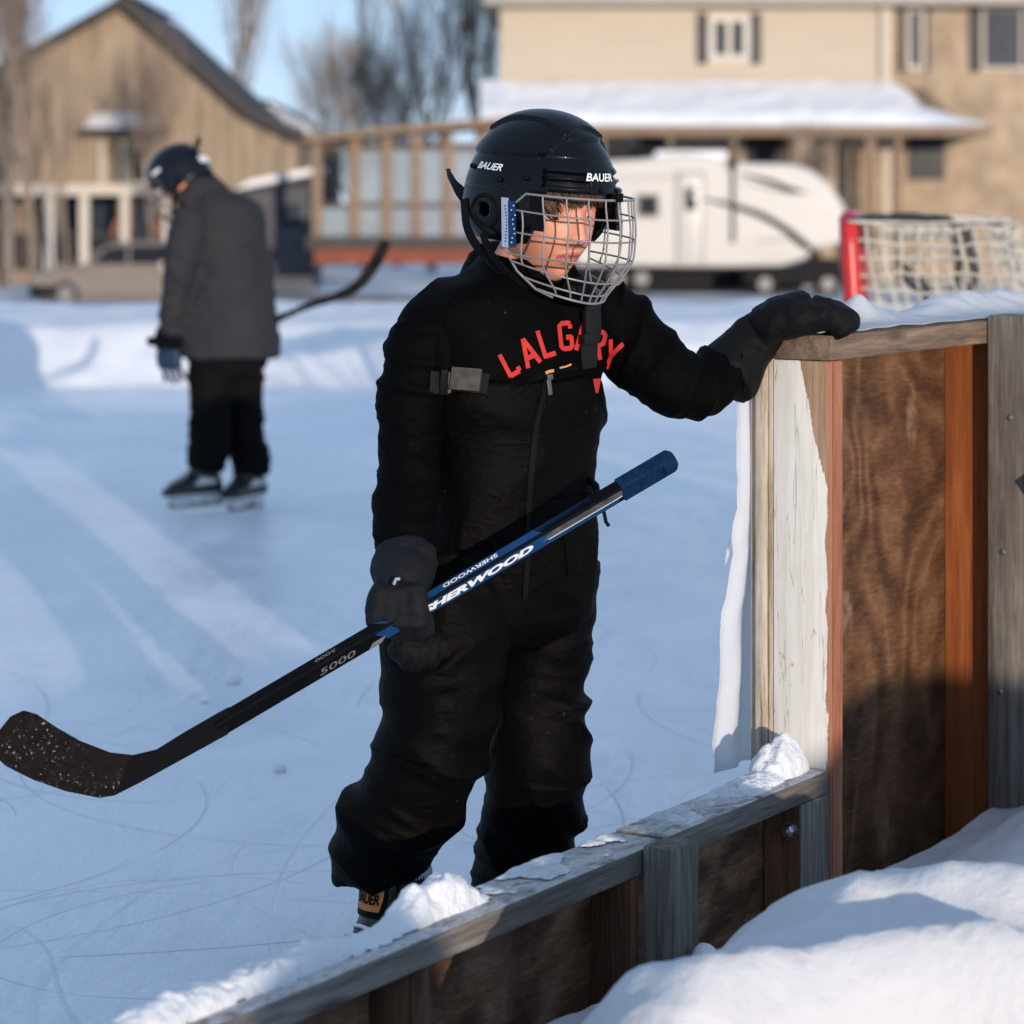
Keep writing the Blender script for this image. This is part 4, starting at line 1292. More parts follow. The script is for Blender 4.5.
# --- wire cage
def cage_pt(phi, z):
    """phi 0 in front, positive on the wearer's right"""
    low = sstep(-0.062, -0.160, z)
    a = 0.110 * (1 - 0.42 * low); b = 0.147 * (1 - 0.30 * low) 
    s, c = math.sin(phi), math.cos(phi)
    k = (abs(s) ** 2.5 + abs(c) ** 2.5) ** (-1 / 2.5)
    y = 0.020 + b * c * k + 0.010 * sstep(0.03, -0.03, z)
    return L(a * s * k, y, z)
cage = MB()
WR = 0.0016
rows = [(0.028, 74), (-0.004, 88), (-0.040, 90), (-0.076, 90), (-0.110, 87), (-0.145, 69)]
for z0, pm in rows:
    dz = lambda q: 0.028 * (1 - math.cos(q)) * (1.0 if z0 < -0.09 else 0.15 if z0 < 0 else 0.0)
    cage.tube([cage_pt(q, z0 + dz(q)) for q in np.linspace(-R(pm), R(pm), 45)], WR * (1.25 if z0 in (0.028, -0.145) else 1), 8)
for k in range(-5, 6):
    q = R(k * 15.6)
    z0 = 0.028 if abs(k) < 5 else 0.0
    zb = -0.145 + 0.028 * (1 - math.cos(q * 1.0))
    if abs(k) == 5: zb = -0.088
    pts = [cage_pt(q * (1 - 0.20 * sstep(-0.08, -0.15, z)), z) for z in np.linspace(z0, zb, 22)]
    cage.tube(pts, WR, 8)
for sgn in (-1, 1):   # side frame
    cage.tube([cage_pt(sgn * R(74), 0.028), cage_pt(sgn * R(86), 0.005), cage_pt(sgn * R(91), -0.03), cage_pt(sgn * R(90), -0.07), cage_pt(sgn * R(84), -0.10), cage_pt(sgn * R(70), -0.128), cage_pt(sgn * R(55), -0.138)], WR * 1.25, 8)
# second front hoop in the lower half
cage.tube([cage_pt(q, -0.132 + 0.028 * (1 - math.cos(q))) for q in np.linspace(-R(79), R(79), 35)], WR, 8)
cg = cage.build('cage', MAT_STEEL, helmet)
# clips and the two-tone size label at the temple
def cage_plate(name, p0, p1, z0, z1, out, th, mat):
    mb = MB(); V_ = []
    for o_ in (out, out + th):
        for q, z in ((p0, z0), (p1, z0), (p1, z1), (p0, z1)):
            p = cage_pt(R(q), z); c = L(0, 0.0, z); V_.append(p + (p - c).normalized() * o_)
    mb.add(V_, [(0, 1, 2, 3), (7, 6, 5, 4), (0, 1, 5, 4), (1, 2, 6, 5), (2, 3, 7, 6), (3, 0, 4, 7)])
    return mb.build(name, mat, helmet, smooth=False)
cage_plate('cage_label', 92, 87, 0.018, -0.062, 0.003, 0.004, MAT_LABELPALE)
cage_plate('cage_label', 86.8, 81.5, 0.014, -0.060, 0.003, 0.004, MAT_LABELBLUE)
for k in range(9):
    r0 = random.Random(k)
    q = 85.8 - 2.8 * r0.random(); z = 0.008 - 0.0075 * k
    cage_plate('label_mark', q, q - 0.9, z, z - 0.0018, 0.0072, 0.0004, MAT_WHITE)
for k in range(12):
    z = 0.006 - 0.0052 * k
    cage_plate('label_mark', 90, 89, z, z - 0.0020, 0.0072, 0.0004, MAT_LABELBLUE)
cage_plate('clip', 72, 62, 0.034, -0.03, -0.010, 0.007, MAT_RUBBER)
cage_plate('clip', -62, -72, 0.034, -0.03, -0.010, 0.007, MAT_RUBBER)
cage_plate('clip', 5, -3, 0.040, 0.026, 0.001, 0.004, MAT_RUBBER)
# chin cup and straps
cc = MB(); cc.ball(L(0, 0.100, -0.128), 0.036, 20, 14, (1.0, 0.62, 0.62), Matrix((RL, FL, UL)).transposed()); cc.build('chin_cup', MAT_RUBBER, helmet)
def strap(pts, w, name='strap'):
    P = [Vector(p) for p in pts]
    a = catmull([tuple(p) for p in P], 5); P = [Vector(q) for q in a]
    Nn = [(RL * (p - HEL).dot(RL) + FL * (p - HEL).dot(FL) * 0.3 + UL * (p - HEL).dot(UL) * 0.15).normalized() for p in P]
    v, f = ribbon(P, Nn, w, 0.003); link(name, v, f, MAT_RUBBER, helmet)
strap([L(.098, -.078, .005), L(.102, -.060, -.045), L(.096, -.022, -.085), L(.080, .02, -.112), L(.045, .075, -.128), L(0, .10, -.132), L(-.045, .075, -.128), L(-.085, .0, -.10), L(-.105, -.06, -.03)], 0.017)
strap([L(.112, -.02, -.045), L(.106, -.005, -.075), L(.088, .02, -.108)], 0.013)
strap([W(474, 203, 4.19), W(466, 197, 4.20), W(458, 188, 4.215), W(451, 176, 4.22), W(449, 169, 4.22)], 0.026, 'strap_end')

# --- gloves: five fingers on a palm, all under one padded skin
def glove_parts(wrist, A, Pn, right, s, curls, palm_r, fr, spread=0.05, thumb=(0.5, 0.4), fl=1.0, tside=0.75):
    A = A.normalized(); Pn = (Pn - A * Pn.dot(A)).normalized()
    T = A.cross(Pn) * (1 if right else -1)
    out = []
    Lp = 0.078 * s
    # palm as four side by side rays, so it is flat
    for k in range(4):
        lat = (0.030 - 0.020 * k) * s
        out.append(loft_limb([(*(wrist + T * lat * 0.6), palm_r * 0.9), (*(wrist + A * Lp * 0.5 + T * lat), palm_r), (*(wrist + A * Lp + T * lat * 1.12), palm_r * 0.85)], 3, 14))
    lens = [0.072, 0.080, 0.075, 0.060]
    for k in range(4):
        lat = (0.034 - 0.0225 * k) * s
        p = wrist + A * Lp * 0.92 + T * lat
        ang = 0; rows = [(*(p - A * 0.02 * s), fr)]
        segs = [0.45, 0.32, 0.27]
        rows.append((*p, fr))
        for sgl, cu in zip(segs, curls[k]):
            ang += cu
            d = A * math.cos(R(ang)) + Pn * math.sin(R(ang)) + T * spread * (1.5 - k)
            for _ in range(2):
                p = p + d.normalized() * lens[k] * fl * s * sgl / 2
                rows.append((*p, fr * (0.97 if _ else 1.0)))
        rows[-1] = (*rows[-1][:3], fr * 0.8)
        out.append(loft_limb(rows, 2, 14))
    # thumb leaves the side of the palm near its base
    p = wrist + A * Lp * 0.25 + T * 0.032 * s
    d0 = (A * thumb[0] + T * tside + Pn * thumb[1] * 0.5).normalized(); d1 = (A * (thumb[0] + 0.5) + T * 0.25 + Pn * thumb[1]).normalized()
    out.append(loft_limb([(*(p - T * 0.012 * s), fr * 1.25), (*p, fr * 1.25), (*(p + d0 * 0.030 * s), fr * 1.15), (*(p + d0 * 0.03 * s + d1 * 0.026 * s), fr * 1.05), (*(p + d0 * 0.03 * s + d1 * 0.05 * s), fr * 0.8)], 3, 14))
    return out

# stick axis
BUTT = W(668, 462, 3.97); HEEL = W(118, 785.5, 3.80)
AX = (HEEL - BUTT).normalized()
t_ = (405 - 668) / (118 - 668)
GRIP = BUTT.lerp(HEEL, 0.482)
wr = W(399, 580, 3.895)
curl = [(62, 78, 60)] * 4
A_ = Vector((-0.03, -0.14, -1)); Pn_ = Vector((0.15, 1, -0.1))
gp_ = glove_parts(wr, A_, Pn_, True, 0.92, curl, 0.0215, 0.0132, 0.02, (1.2, 1.0), 1.0, 0.30)
gp_.append(loft_limb([lim(403, 553, 3.955, .048), lim(404, 560, 3.945, .052), lim(403, 571, 3.925, .049), lim(404, 580, 3.90, .044), lim(404, 592, 3.885, .036)], 3, 22))
V, Fc, N = union(gp_, 0.0036, 5)
V = disp(V, N, lambda p: 0.0035 * (ridged(p[0] * 22, p[1] * 22, p[2] * 34) - 0.3) + 0.0015 * nz(p[0] * 60, p[1] * 60, p[2] * 60))
gl = link('glove', V, Fc, MAT_GLOVE_SLATE, boy, angle=None); gl['label'] = 'dark slate padded glove closed round the stick'
# loose knitted cuff lining showing below the hand
kn = MB()
rk = random.Random(2)
kparts = [loft_limb([lim(398, 640, 3.96, .022), lim(412, 652, 3.97, .030), lim(428, 650, 3.98, .030), lim(444, 642, 3.99, .020)], 3, 16)]
V, Fc, N = union(kparts, 0.004, 3)
V = disp(V, N, lambda p: 0.006 * (ridged(p[0] * 60, p[1] * 20, p[2] * 14) - 0.3) + 0.002 * nz(p[0] * 150, p[1] * 150, p[2] * 150))
link('glove_lining', V, Fc, MAT_GLOVE, gl, angle=None)
lo_ = MB(); lo_.tube([W(394, 584, 3.84), W(396, 579, 3.835), W(400, 579, 3.835)], 0.0025, 6); lo_.build('loop', MAT_LABELPALE, gl)

# left glove on the top rail
wl_ = W(760, 326, 4.36)
A_ = Vector((0.100, -0.004, 0.034)); Pn_ = Vector((0.1, 0, -1))
gp_ = glove_parts(wl_, A_, Pn_, False, 1.22, [(30, 24, 24), (26, 24, 26), (28, 26, 26), (34, 30, 28)], 0.037, 0.0262, 0.0, (0.9, 0.25), 0.86, 0.45)
gp_.append(loft_limb([lim(724, 378, 4.335, .058), lim(733, 368, 4.345, .057), lim(746, 350, 4.355, .048), lim(757, 337, 4.36, .043), lim(768, 327, 4.36, .036)], 3, 22))
V, Fc, N = union(gp_, 0.0042, 5)
V = disp(V, N, lambda p: 0.004 * (ridged(p[0] * 26, p[1] * 22, p[2] * 22) - 0.3) + 0.0015 * nz(p[0] * 60, p[1] * 60, p[2] * 60))
low_ = min(v[2] for v in V if v[0] > wl_.x + 0.03)
V[:, 2] += 0
gl2 = link('glove', V, Fc, MAT_GLOVE, boy, angle=None); gl2['label'] = 'black padded glove resting on the top rail'

# --- skates
def skate(ank, toe_dir, name_lbl, s=1.0, lettering=True):
    """ank: ankle centre; toe_dir: horizontal direction; everything hangs about 0.13 m below"""
    t = Vector(toe_dir).normalized(); sd = UP.cross(t)
    base = ank.z - 0.095 * s
    def P(f, l, z): return Vector((ank.x, ank.y, 0)) + t * f * s + sd * l * s + UP * (base + z * s)
    rows = []
    prof = [(-0.065, .012, .030, .030), (-0.055, .03, .034, .05), (0.0, .04, .036, .062), (0.05, .032, .038, .050), (0.10, .026, .040, .034), (0.14, .020, .036, .027), (0.165, .014, .024, .018)]
    parts = []
    V = []; Fc = []; n = 22
    a = catmull([(f, zc, w, h) for f, zc, w, h in prof], 4)
    for f, zc, w, h in a:
        for q in range(n):
            an = 2 * math.pi * q / n
            V.append(P(f, w * math.cos(an), max(0.0, zc + h * math.sin(an))))
    m = len(a)
    for i in range(m - 1):
        for q in range(n): Fc.append((i * n + q, i * n + (q + 1) % n, (i + 1) * n + (q + 1) % n, (i + 1) * n + q))
    Fc.append(tuple(range(n))); Fc.append(tuple(range((m - 1) * n, m * n)))
    parts.append((V, Fc))
    parts.append(loft_limb([(*P(-0.01, 0, 0.05), .046 * s), (*P(-0.015, 0, 0.10), .042 * s), (*P(-0.02, 0, 0.15), .046 * s), (*P(-0.02, 0, .165), .044 * s)], 3, 20))
    V, Fc, N = union(parts, 0.0042, 4)
    ix = []
    for f in Fc:
        c = Vector(V[f[0]]); d = c - Vector((ank.x, ank.y, base)); ff, ll, zz = d.dot(t) / s, d.dot(sd) / s, d.z / s
        white = (zz < 0.012) or (abs(ll) > 0.022 and -0.03 < ff < 0.06 and 0.045 < zz < 0.065 + ff * 0.3) or zz > 0.152
        ix.append(1 if white else 0)
    sk = link('skate', V, Fc, [MAT_SKATE, MAT_SKATEWHITE], boy if lettering else None, angle=None, matidx=ix)
    hd = MB()
    hd.prism([P(-0.07, -.014, .002), P(-.05, -.014, -.028), P(-.02, -.012, -.03), P(.0, -.012, -.012), P(.05, -.012, -.012), P(.08, -.012, -.030), P(.13, -.012, -.03), P(.15, -.014, .002)], sd * 0.026 * s)
    hd.build('blade_holder', MAT_SKATEWHITE, sk)
    bd = MB(); bd.prism([P(-.085, -.002, -.026), P(-.08, -.002, -.040), P(.13, -.002, -.040), P(.155, -.002, -.028), P(.15, -.002, -.020), P(-.08, -.002, -.02)], sd * 0.004 * s)
    bd.build('blade', MAT_STEEL, sk)
    # tongue standing up in front of the shin, with the orange patch
    tg = MB()
    tw = .040
    tv = []
    for f, z in ((.075, .062), (.052, .098), (.046, .135), (.050, .165)):
        for l in np.linspace(-1, 1, 9):
            tv.append(P(f - 0.018 * l * l, tw * l, z - 0.010 * l * l))
    tf = [(j * 9 + i, j * 9 + i + 1, j * 9 + 10 + i, j * 9 + 9 + i) for j in range(3) for i in range(8)]
    to = link('tongue', tv, tf, MAT_SKATE, sk, angle=None)
    md = to.modifiers.new('t', 'SOLIDIFY'); md.thickness = 0.010
    bt = bvh_of(tv, tf)
    def on_tongue(l, z, off):
        o_ = P(0.2, l, z); p, n, i, dd = bt.ray_cast(o_, -t)
        return (p + t * off) if p is not None else None
    def patch(nm, l0, l1, z0, z1, off, mat, trim=0.0):
        vs = []
        for j in range(7):
            for i in range(13):
                u, w_ = i / 12, j / 6
                l = l0 + (l1 - l0) * u; z = z0 + (z1 - z0) * w_
                l *= 1 - trim * (1 - w_)
                vs.append(on_tongue(l, z, off) or P(.05, l, z))
        return link(nm, vs, [(j * 13 + i, j * 13 + i + 1, j * 13 + 14 + i, j * 13 + 13 + i) for j in range(6) for i in range(12)], mat, sk, angle=None)
    if lettering: patch('tongue_top', -.037, .037, .151, .163, .0062, MAT_SKATEWHITE)
    patch('tongue_patch', -.034, .034, .100, .150, .0065, MAT_RUBBER, .2)
    patch('tongue_badge', -.030, .030, .110, .146, .0075, MAT_ORANGE, .25)
    if lettering:
        Pt, T = text2d('BAUER', 1.0, 0.15, 0.03, 1, 1, 0.2)
        xs_ = [p[0] for p in Pt]; ys_ = [p[1] for p in Pt]; w, h = max(xs_) - min(xs_), max(ys_) - min(ys_)
        sgn = -1 if sd.dot(Vector((1, 0, 0))) < 0 else 1
        vs = [on_tongue(sgn * ((a_ - (max(xs_) + min(xs_)) / 2) / w * .046), .128 + (b_ - (max(ys_) + min(ys_)) / 2) / h * .016, .0090) or P(.05, 0, .128) for a_, b_ in Pt]
        link('lettering', vs, T, MAT_RUBBER, sk, angle=None)
    lc = MB()
    for k in range(5):
        f = .062 + .018 * k; z = .082 - .0085 * k
        lc.tube([P(f - .018, -.036 + .002 * k, z - .012), P(f, -.018, z + .004), P(f + .004, 0, z + .007), P(f, .018, z + .004), P(f - .018, .036 - .002 * k, z - .012)], .0034, 6)
    lc.build('lace', MAT_WHITE if lettering else MAT_SKATE, sk)
    return sk
MAT_SKATE = M_plain('skate_black', (0.012, 0.012, 0.013), 0.4, 0.3, 30, 0.1, 200, 0.001)
MAT_SKATEWHITE = M_plain('skate_white', (0.62, 0.62, 0.62), 0.4, 0.1, 30)
skate(W(393, 913, 4.10) , (-0.70, -0.72, 0), '', 1.08)
skate(W(525, 908, 4.30), (0.25, -0.95, 0), '', 1.0)

# ------------------------------------------------------------------ the stick in the child's hand
def stick_material(name):
    m, nt, p = new_mat(name); g = NT(nt)
    v = g.coord()
    sp = g.ramp(g.noise(v, 170, 4, 0.75), [(0.60, 0.0), (0.68, 1.0)])
    gate = g.ramp(g.noise(v, 14, 4, 0.6), [(0.46, 0.0), (0.62, 0.9)])
    tape = g.ramp(g.noise(v, 60, 5, 0.7), [(0.3, (0.003, 0.0028, 0.0027)), (0.7, (0.011, 0.0095, 0.0085))])
    g.l(g.mix(g.math('MULTIPLY', sp, gate), tape, (0.42, 0.42, 0.43)), p.inputs['Base Color'])
    p.inputs['Roughness'].default_value = 0.85; p.inputs['Specular IOR Level'].default_value = 0.12
    g.l(g.bump(g.noise(v, 120, 4, 0.7), 0.6, 0.003), p.inputs['Normal'])
    return m
MAT_TAPE = stick_material('blade_tape')
MAT_SHAFT = M_plain('shaft_black', (0.0035, 0.004, 0.0055), 0.7, 0.2, 20, spec=0.06)
MAT_SHAFTBLUE = M_plain('shaft_blue', (0.006, 0.045, 0.14), 0.5, 0.15, 20, spec=0.2)
MAT_GRIPTAPE = M_plain('grip_tape_blue', (0.004, 0.020, 0.058), 0.8, 0.35, 120, 0.5, 260, 0.002, spec=0.1)
MAT_SILVER = M_plain('shaft_silver', (0.075, 0.075, 0.08), 0.4, 0.5, 40, spec=0.2)
MAT_GREYTXT = M_plain('grey_print', (0.17, 0.165, 0.165), 0.5, 0.1, 40)
stick = thing('hockey_stick', 'blue and black hockey stick with snow flecked taped blade held by the child in front', 'hockey stick', GRIP)
view = Vector((0, 1, 0))
perp_dn = (Vector((0, 0, -1)) - AX * Vector((0, 0, -1)).dot(AX)).normalized()
toward = perp_dn.cross(AX).normalized()
if toward.y > 0: toward = -toward
ROLL = 37
NFc = (toward * math.cos(R(ROLL)) + perp_dn * math.sin(R(ROLL))).normalized()     # broad face with the big print
NTp = (toward * math.sin(R(ROLL)) - perp_dn * math.cos(R(ROLL))).normalized()     # narrow upper face
SLEN = (HEEL - BUTT).length
SH, ST = 0.0150, 0.0100      # half width of the broad face, half thickness
def S(d, u, w):
    """d metres from the butt, u across the broad face (up), w out of it"""
    return BUTT + AX * d + NTp * u + NFc * w
def shaft_box(d0, d1, hu, hw, name, mat, parent, taper=1.0):
    prof = []
    bev = 0.0016
    pts = []
    for sx, sy in ((1, 1), (1, -1), (-1, -1), (-1, 1)):
        a = [(hu * sx, (hw - bev) * sy), ((hu - bev) * sx, hw * sy)]
        if (sx, sy) in ((1, -1), (-1, 1)): a.reverse()
        a = a if (sx * sy > 0) else a
        pts += a
    # order the octagon by angle
    pts.sort(key=lambda q: math.atan2(q[1], q[0]))
    n = len(pts); V = []; 
    ds = np.linspace(d0, d1, 14)
    for i, d in enumerate(ds):
        k = 1 + (taper - 1) * i / 13
        V += [S(d, u * k, w * k) for u, w in pts]
    Fc = [(i * n + q, i * n + (q + 1) % n, (i + 1) * n + (q + 1) % n, (i + 1) * n + q) for i in range(13) for q in range(n)]
    Fc += [tuple(range(n)), tuple(range(13 * n, 14 * n))]
    return link(name, V, Fc, mat, parent, angle=30)
def at_x(x):     # distance along the shaft of a column of the photograph
    return SLEN * (668 - x) / (668 - 118)
shaft = shaft_box(0.004, at_x(213), SH, ST, 'shaft', MAT_SHAFT, stick)
shaft_box(-0.004, at_x(618), SH + 0.002, ST + 0.002, 'grip_tape', MAT_GRIPTAPE, stick)
cap = MB(); v_, f_ = tube([S(-0.012, 0, 0), S(-0.006, 0, 0), S(0.012, 0, 0), S(0.016, 0, 0)], [0.012, 0.0185, 0.0185, 0.014], 12); cap.add(v_, f_); cap.build('butt_end', MAT_GRIPTAPE, stick)
def face_patch(name, quad, mat, face='front', parent=shaft):
    """quad in (d, u) on the front face or (d, w) on the upper face"""
    V = [S(d, u, ST + 0.0006) if face == 'front' else S(d, SH + 0.0006, u) for d, u in quad]
    return link(name, V, [tuple(range(len(V)))], mat, parent, smooth=False)
e = 0.0114
sl_ = 0.02
face_patch('colour_band', [(at_x(612), -e), (at_x(618) , e), (at_x(425), e), (at_x(368) + 0.0, e), (at_x(378), -e)], MAT_SHAFTBLUE)
face_patch('colour_band', [(at_x(590), -0.0065), (at_x(590), 0.0065), (at_x(382), 0.0065), (at_x(372), -0.0065)], MAT_SHAFTBLUE, 'top')
lft = lambda dq, off=0.0010: dq
V = [S(at_x(617), -0.001, ST + 0.0011), S(at_x(619), e, ST + 0.0011), S(at_x(545), e, ST + 0.0011), S(at_x(535), -0.001, ST + 0.0011)]
link('silver_panel', V, [(0, 1, 2, 3)], MAT_SILVER, shaft, smooth=False)
V = [S(at_x(617), -0.0028, ST + 0.0012), S(at_x(617), -0.0012, ST + 0.0012), S(at_x(540), -0.0012, ST + 0.0012), S(at_x(542), -0.0028, ST + 0.0012)]
link('white_line', V, [(0, 1, 2, 3)], MAT_WHITE, shaft, smooth=False)
face_patch('black_panel', [(at_x(617), -0.0066), (at_x(617), 0.0066), (at_x(538), 0.0066), (at_x(532), -0.0066)], MAT_SHAFT, 'top').location = (0, 0, 0)
V = [S(at_x(371), -e, ST + 0.0012), S(at_x(377), -0.002, ST + 0.0012), S(at_x(364), -0.002, ST + 0.0012), S(at_x(358), -e, ST + 0.0012)]
link('grey_flash', V, [(0, 1, 2, 3)], MAT_GREYTXT, shaft, smooth=False)
def shaft_text(body, d_left, d_right, u0, height, mat, face='front', shear=0.3, bold=0.05, flip=False):
    P, T = text2d(body, 1.0, shear, bold, 1, 1.0, 0)
    xs_ = [p[0] for p in P]; ys_ = [p[1] for p in P]
    w, h = max(xs_) - min(xs_), max(ys_) - min(ys_); cx, cy = (max(xs_) + min(xs_)) / 2, (max(ys_) + min(ys_)) / 2
    V = []
    for a, b in P:
        tx = (a - cx) / w; ty = (b - cy) / h
        if flip: tx, ty = -tx, -ty
        d = (d_left + d_right) / 2 + (d_right - d_left) * tx; u = u0 + ty * height
        V.append(S(d, u, ST + 0.0016) if face == 'front' else S(d, SH + 0.0016, -u))
    link('lettering', V, T, mat, shaft, smooth=False)
shaft_text('SHERWOOD', at_x(413), at_x(526), 0.0015, 0.0150, MAT_WHITE, 'front', 0.3, 0.055)
shaft_text('SHERWOOD', at_x(440), at_x(495), -0.0005, 0.0070, MAT_WHITE, 'top', 0.1, 0.02, flip=True)
shaft_text('5000', at_x(311), at_x(347), 0.0005, 0.0125, MAT_GREYTXT, 'front', 0.25, 0.0)
shaft_text('5000', at_x(313), at_x(333), 0.0, 0.0055, MAT_GREYTXT, 'top', 0.1, 0.0, flip=True)
# blade: outline with real thickness, curved a little along its length
c5 = lambda pts: [(x / 3.012, 600 + y / 3.012) for x, y in pts]
upper = c5([(690, 324), (660, 340), (560, 397), (470, 452), (400, 468), (330, 460), (240, 425), (170, 385), (110, 345), (70, 333), (30, 352)])
lower = c5([(-4, 395), (-8, 440), (-2, 480), (20, 500), (100, 540), (200, 575), (300, 595), (345, 588), (420, 550), (520, 494), (655, 419), (690, 400)])
outl = upper + lower
def blade_D(x): return 3.825 - 0.05 * ((190 - x) / 190) - 0.03 * ((190 - x) / 190) ** 2
mb = MB(); n = len(outl)
for off in (-1, 1):
    for x, y in outl:
        p = W(x, y, blade_D(x)); mb.v.append(p + Vector((0, off * (0.0050 + 0.0065 * sstep(120, 205, x)), 0)))
# rings: quads between upper and lower outline keep the curve
k = min(len(upper), len(lower))
up_i = list(range(len(upper))); lo_i = [len(upper) + len(lower) - 1 - i for i in range(len(lower))]
for base_ in (0, n):
    for i in range(len(upper) - 1):
        mb.f.append(tuple(base_ + q for q in (up_i[i], up_i[i + 1], lo_i[i + 1], lo_i[i])))
    mb.f.append((base_ + up_i[-1], base_ + lo_i[-1], base_ + lo_i[-2]) if lo_i[-2] == lo_i[len(upper) - 1] else (base_ + up_i[-1], base_ + lo_i[-1], base_ + lo_i[len(upper) - 1]))
for i in range(n):
    mb.f.append((i, (i + 1) % n, n + (i + 1) % n, n + i))
bl_ = mb.build('blade', MAT_TAPE, stick, angle=35)
bl_.data.materials.append(M_plain('neck_black', (0.0040, 0.0042, 0.0055), 0.9, 0.2, 20, spec=0.1))
for f_ in bl_.data.polygons:
    c_ = sum((wm(stick) @ bl_.data.vertices[q].co for q in f_.vertices), Vector()) / len(f_.vertices)
    if 512 + c_.x / c_.y * F > 132: f_.material_index = 1
md = bl_.modifiers.new('b', 'BEVEL'); md.width = 0.002; md.segments = 2; md.limit_method = 'ANGLE'

# ------------------------------------------------------------------ the skater further out
MAT_JACKET = M_fabric('jacket_grey', (0.029, 0.0285, 0.032), 0.85, 400, 0.5, 0.0, False, 0.2, spec=0.15)
MAT_PANTS = M_fabric('pants_black', (0.0045, 0.004, 0.004), 0.8, 400, 0.6, 0.0, False, spec=0.08)
MAT_NAVY = M_plain('helmet_navy', (0.004, 0.005, 0.009), 0.3, 0.2, 10, spec=0.3)
MAT_GLOVEBLUE = M_plain('glove_blue', (0.008, 0.028, 0.07), 0.7, 0.3, 20)
D2 = 10.4
R2, F2 = axes(-62)      # back three-quarters to us, heading left
F2 = Vector((-0.93, 0.37, 0)).normalized(); R2 = Vector((F2.y, -F2.x, 0))
sk2 = thing('person', 'skater in dark grey hooded jacket and black helmet holding a stick behind the back', 'person', W(220, 508, D2))
def s2(x, y, r, dd=0.0):
    p = W(x, y, D2 + dd); return (p.x, p.y, p.z, r)
def r2_(x, y, w, d, dd=0.0):
    p = W(x, y, D2 + dd); return (p.x, p.y, p.z, w, d)
T2 = [r2_(205, 190, .08, .09), r2_(216, 199, .14, .145), r2_(221, 214, .185, .165), r2_(222, 255, .195, .17), r2_(226, 290, .20, .185), r2_(228, 325, .21, .20), r2_(228, 356, .215, .205)]
AL2 = [s2(193, 216, .080, -.16), s2(186, 236, .074, -.19), s2(180, 268, .066, -.2), s2(174, 298, .058, -.17), s2(170, 330, .050, -.12), s2(168, 342, .046, -.10)]
AR2 = [s2(235, 222, .080, .16), s2(252, 250, .07, .2), s2(258, 290, .06, .16), s2(250, 322, .05, .05), s2(246, 335, .045, 0)]
LL2 = [s2(212, 350, .100, -.06), s2(210, 395, .092, -.06), s2(210, 440, .082, -.05), s2(206, 458, .082, -.05), s2(204, 470, .074, -.05)]
LR2 = [s2(240, 350, .100, .08), s2(243, 395, .088, .08), s2(246, 440, .076, .08), s2(251, 460, .080, .08), s2(252, 474, .074, .08)]
HD2 = W(180, 178, D2 - 0.02)
F2h = (F2 * 0.82 - UP * 0.57).normalized(); U2h = R2.cross(F2h).normalized()
M2h = Matrix((R2, F2h, U2h)).transposed()
h2 = MB(); h2.ball(HD2, 0.105, 24, 16, (0.75, 0.92, 1.1), M2h)
nose2 = MB(); nose2.ball(HD2 + F2h * 0.1 - U2h * 0.02, 0.018, 10, 8)
parts = [(h2.v, h2.f), (nose2.v, nose2.f), loft_limb([(*HD2, .05), s2(200, 208, .05), s2(212, 226, .06)], 3, 14),
         loft_rings([(a, b, c, w * .7, d * .7) for a, b, c, w, d in T2[2:]], R2, F2, 2, 24)]
for l_ in (AL2, AR2, LL2, LR2): parts.append(loft_limb([(a, b, c, r * .62) for a, b, c, r in l_], 2, 12))
V, Fc, N = union(parts, 0.010, 3)
link('body', V, Fc, MAT_SKIN, sk2, angle=None)
hoodp = loft_limb([s2(184, 206, .05, -.10), s2(200, 190, .070, -.04), s2(222, 202, .068, .0), s2(238, 216, .05, .08)], 4, 16)
V, Fc, N = union([loft_rings(T2, R2, F2, 4, 36), loft_limb(AL2, 4, 20), loft_limb(AR2, 4, 20), hoodp], 0.011, 5)
f2 = wrinkle_axis((0.3, 0, 1), 9, 22, 0.013)
V = disp(V, N, lambda p: f2(p) * 1.3)
link('jacket', V, Fc, MAT_JACKET, sk2, angle=None)
V, Fc, N = union([loft_limb(LL2, 4, 20), loft_limb(LR2, 4, 20), loft_rings([r2_(228, 335, .17, .15), r2_(228, 360, .17, .15), r2_(227, 378, .14, .12)], R2, F2, 3, 24)], 0.011, 5)
V = disp(V, N, wrinkle_axis((0.1, 0, 1), 13, 30, 0.018))
link('snow_pants', V, Fc, MAT_PANTS, sk2, angle=None)
# helmet
hm2 = MB()
def hp(x, y, z): return HD2 + R2 * x + F2h * y + U2h * z
for _ in (0,):
    V = []; Fc = []; nu, nv = 60, 26
    for j in range(nv + 1):
        for i in range(nu):
            ph = -math.pi + 2 * math.pi * i / nu; ad = abs(math.degrees(ph))
            zb = 0.03 if ad < 55 else 0.03 - 0.09 * sstep(55, 70, ad)
            z = zb + (0.142 - zb) * (1 - (1 - j / nv) ** 1.5)
            r = (1 - min(1, max(0, z) / 0.1425) ** 2.4) ** 0.48 if z > 0 else 1.0
            o_ = 1.05 if z > 0.085 else 1.0
            V.append(hp(0.108 * r * math.sin(ph) * o_, 0.135 * r * math.cos(ph) * o_, z))
    for j in range(nv):
        for i in range(nu):
            Fc.append((j * nu + i, j * nu + (i + 1) % nu, (j + 1) * nu + (i + 1) % nu, (j + 1) * nu + i))
    Fc.append(tuple(nv * nu + i for i in range(nu)))
he2 = link('helmet', V, Fc, MAT_NAVY, sk2, angle=40)
md = he2.modifiers.new('t', 'SOLIDIFY'); md.thickness = 0.007
b2 = MB(); b2.box(-0.034, 0.034, -0.004, 0.004, -0.014, 0.014, 0.002, M=Matrix.Translation(hp(0, -0.137, 0.0)) @ M2h.to_4x4()); b2.build('back_badge', MAT_WHITE, he2)
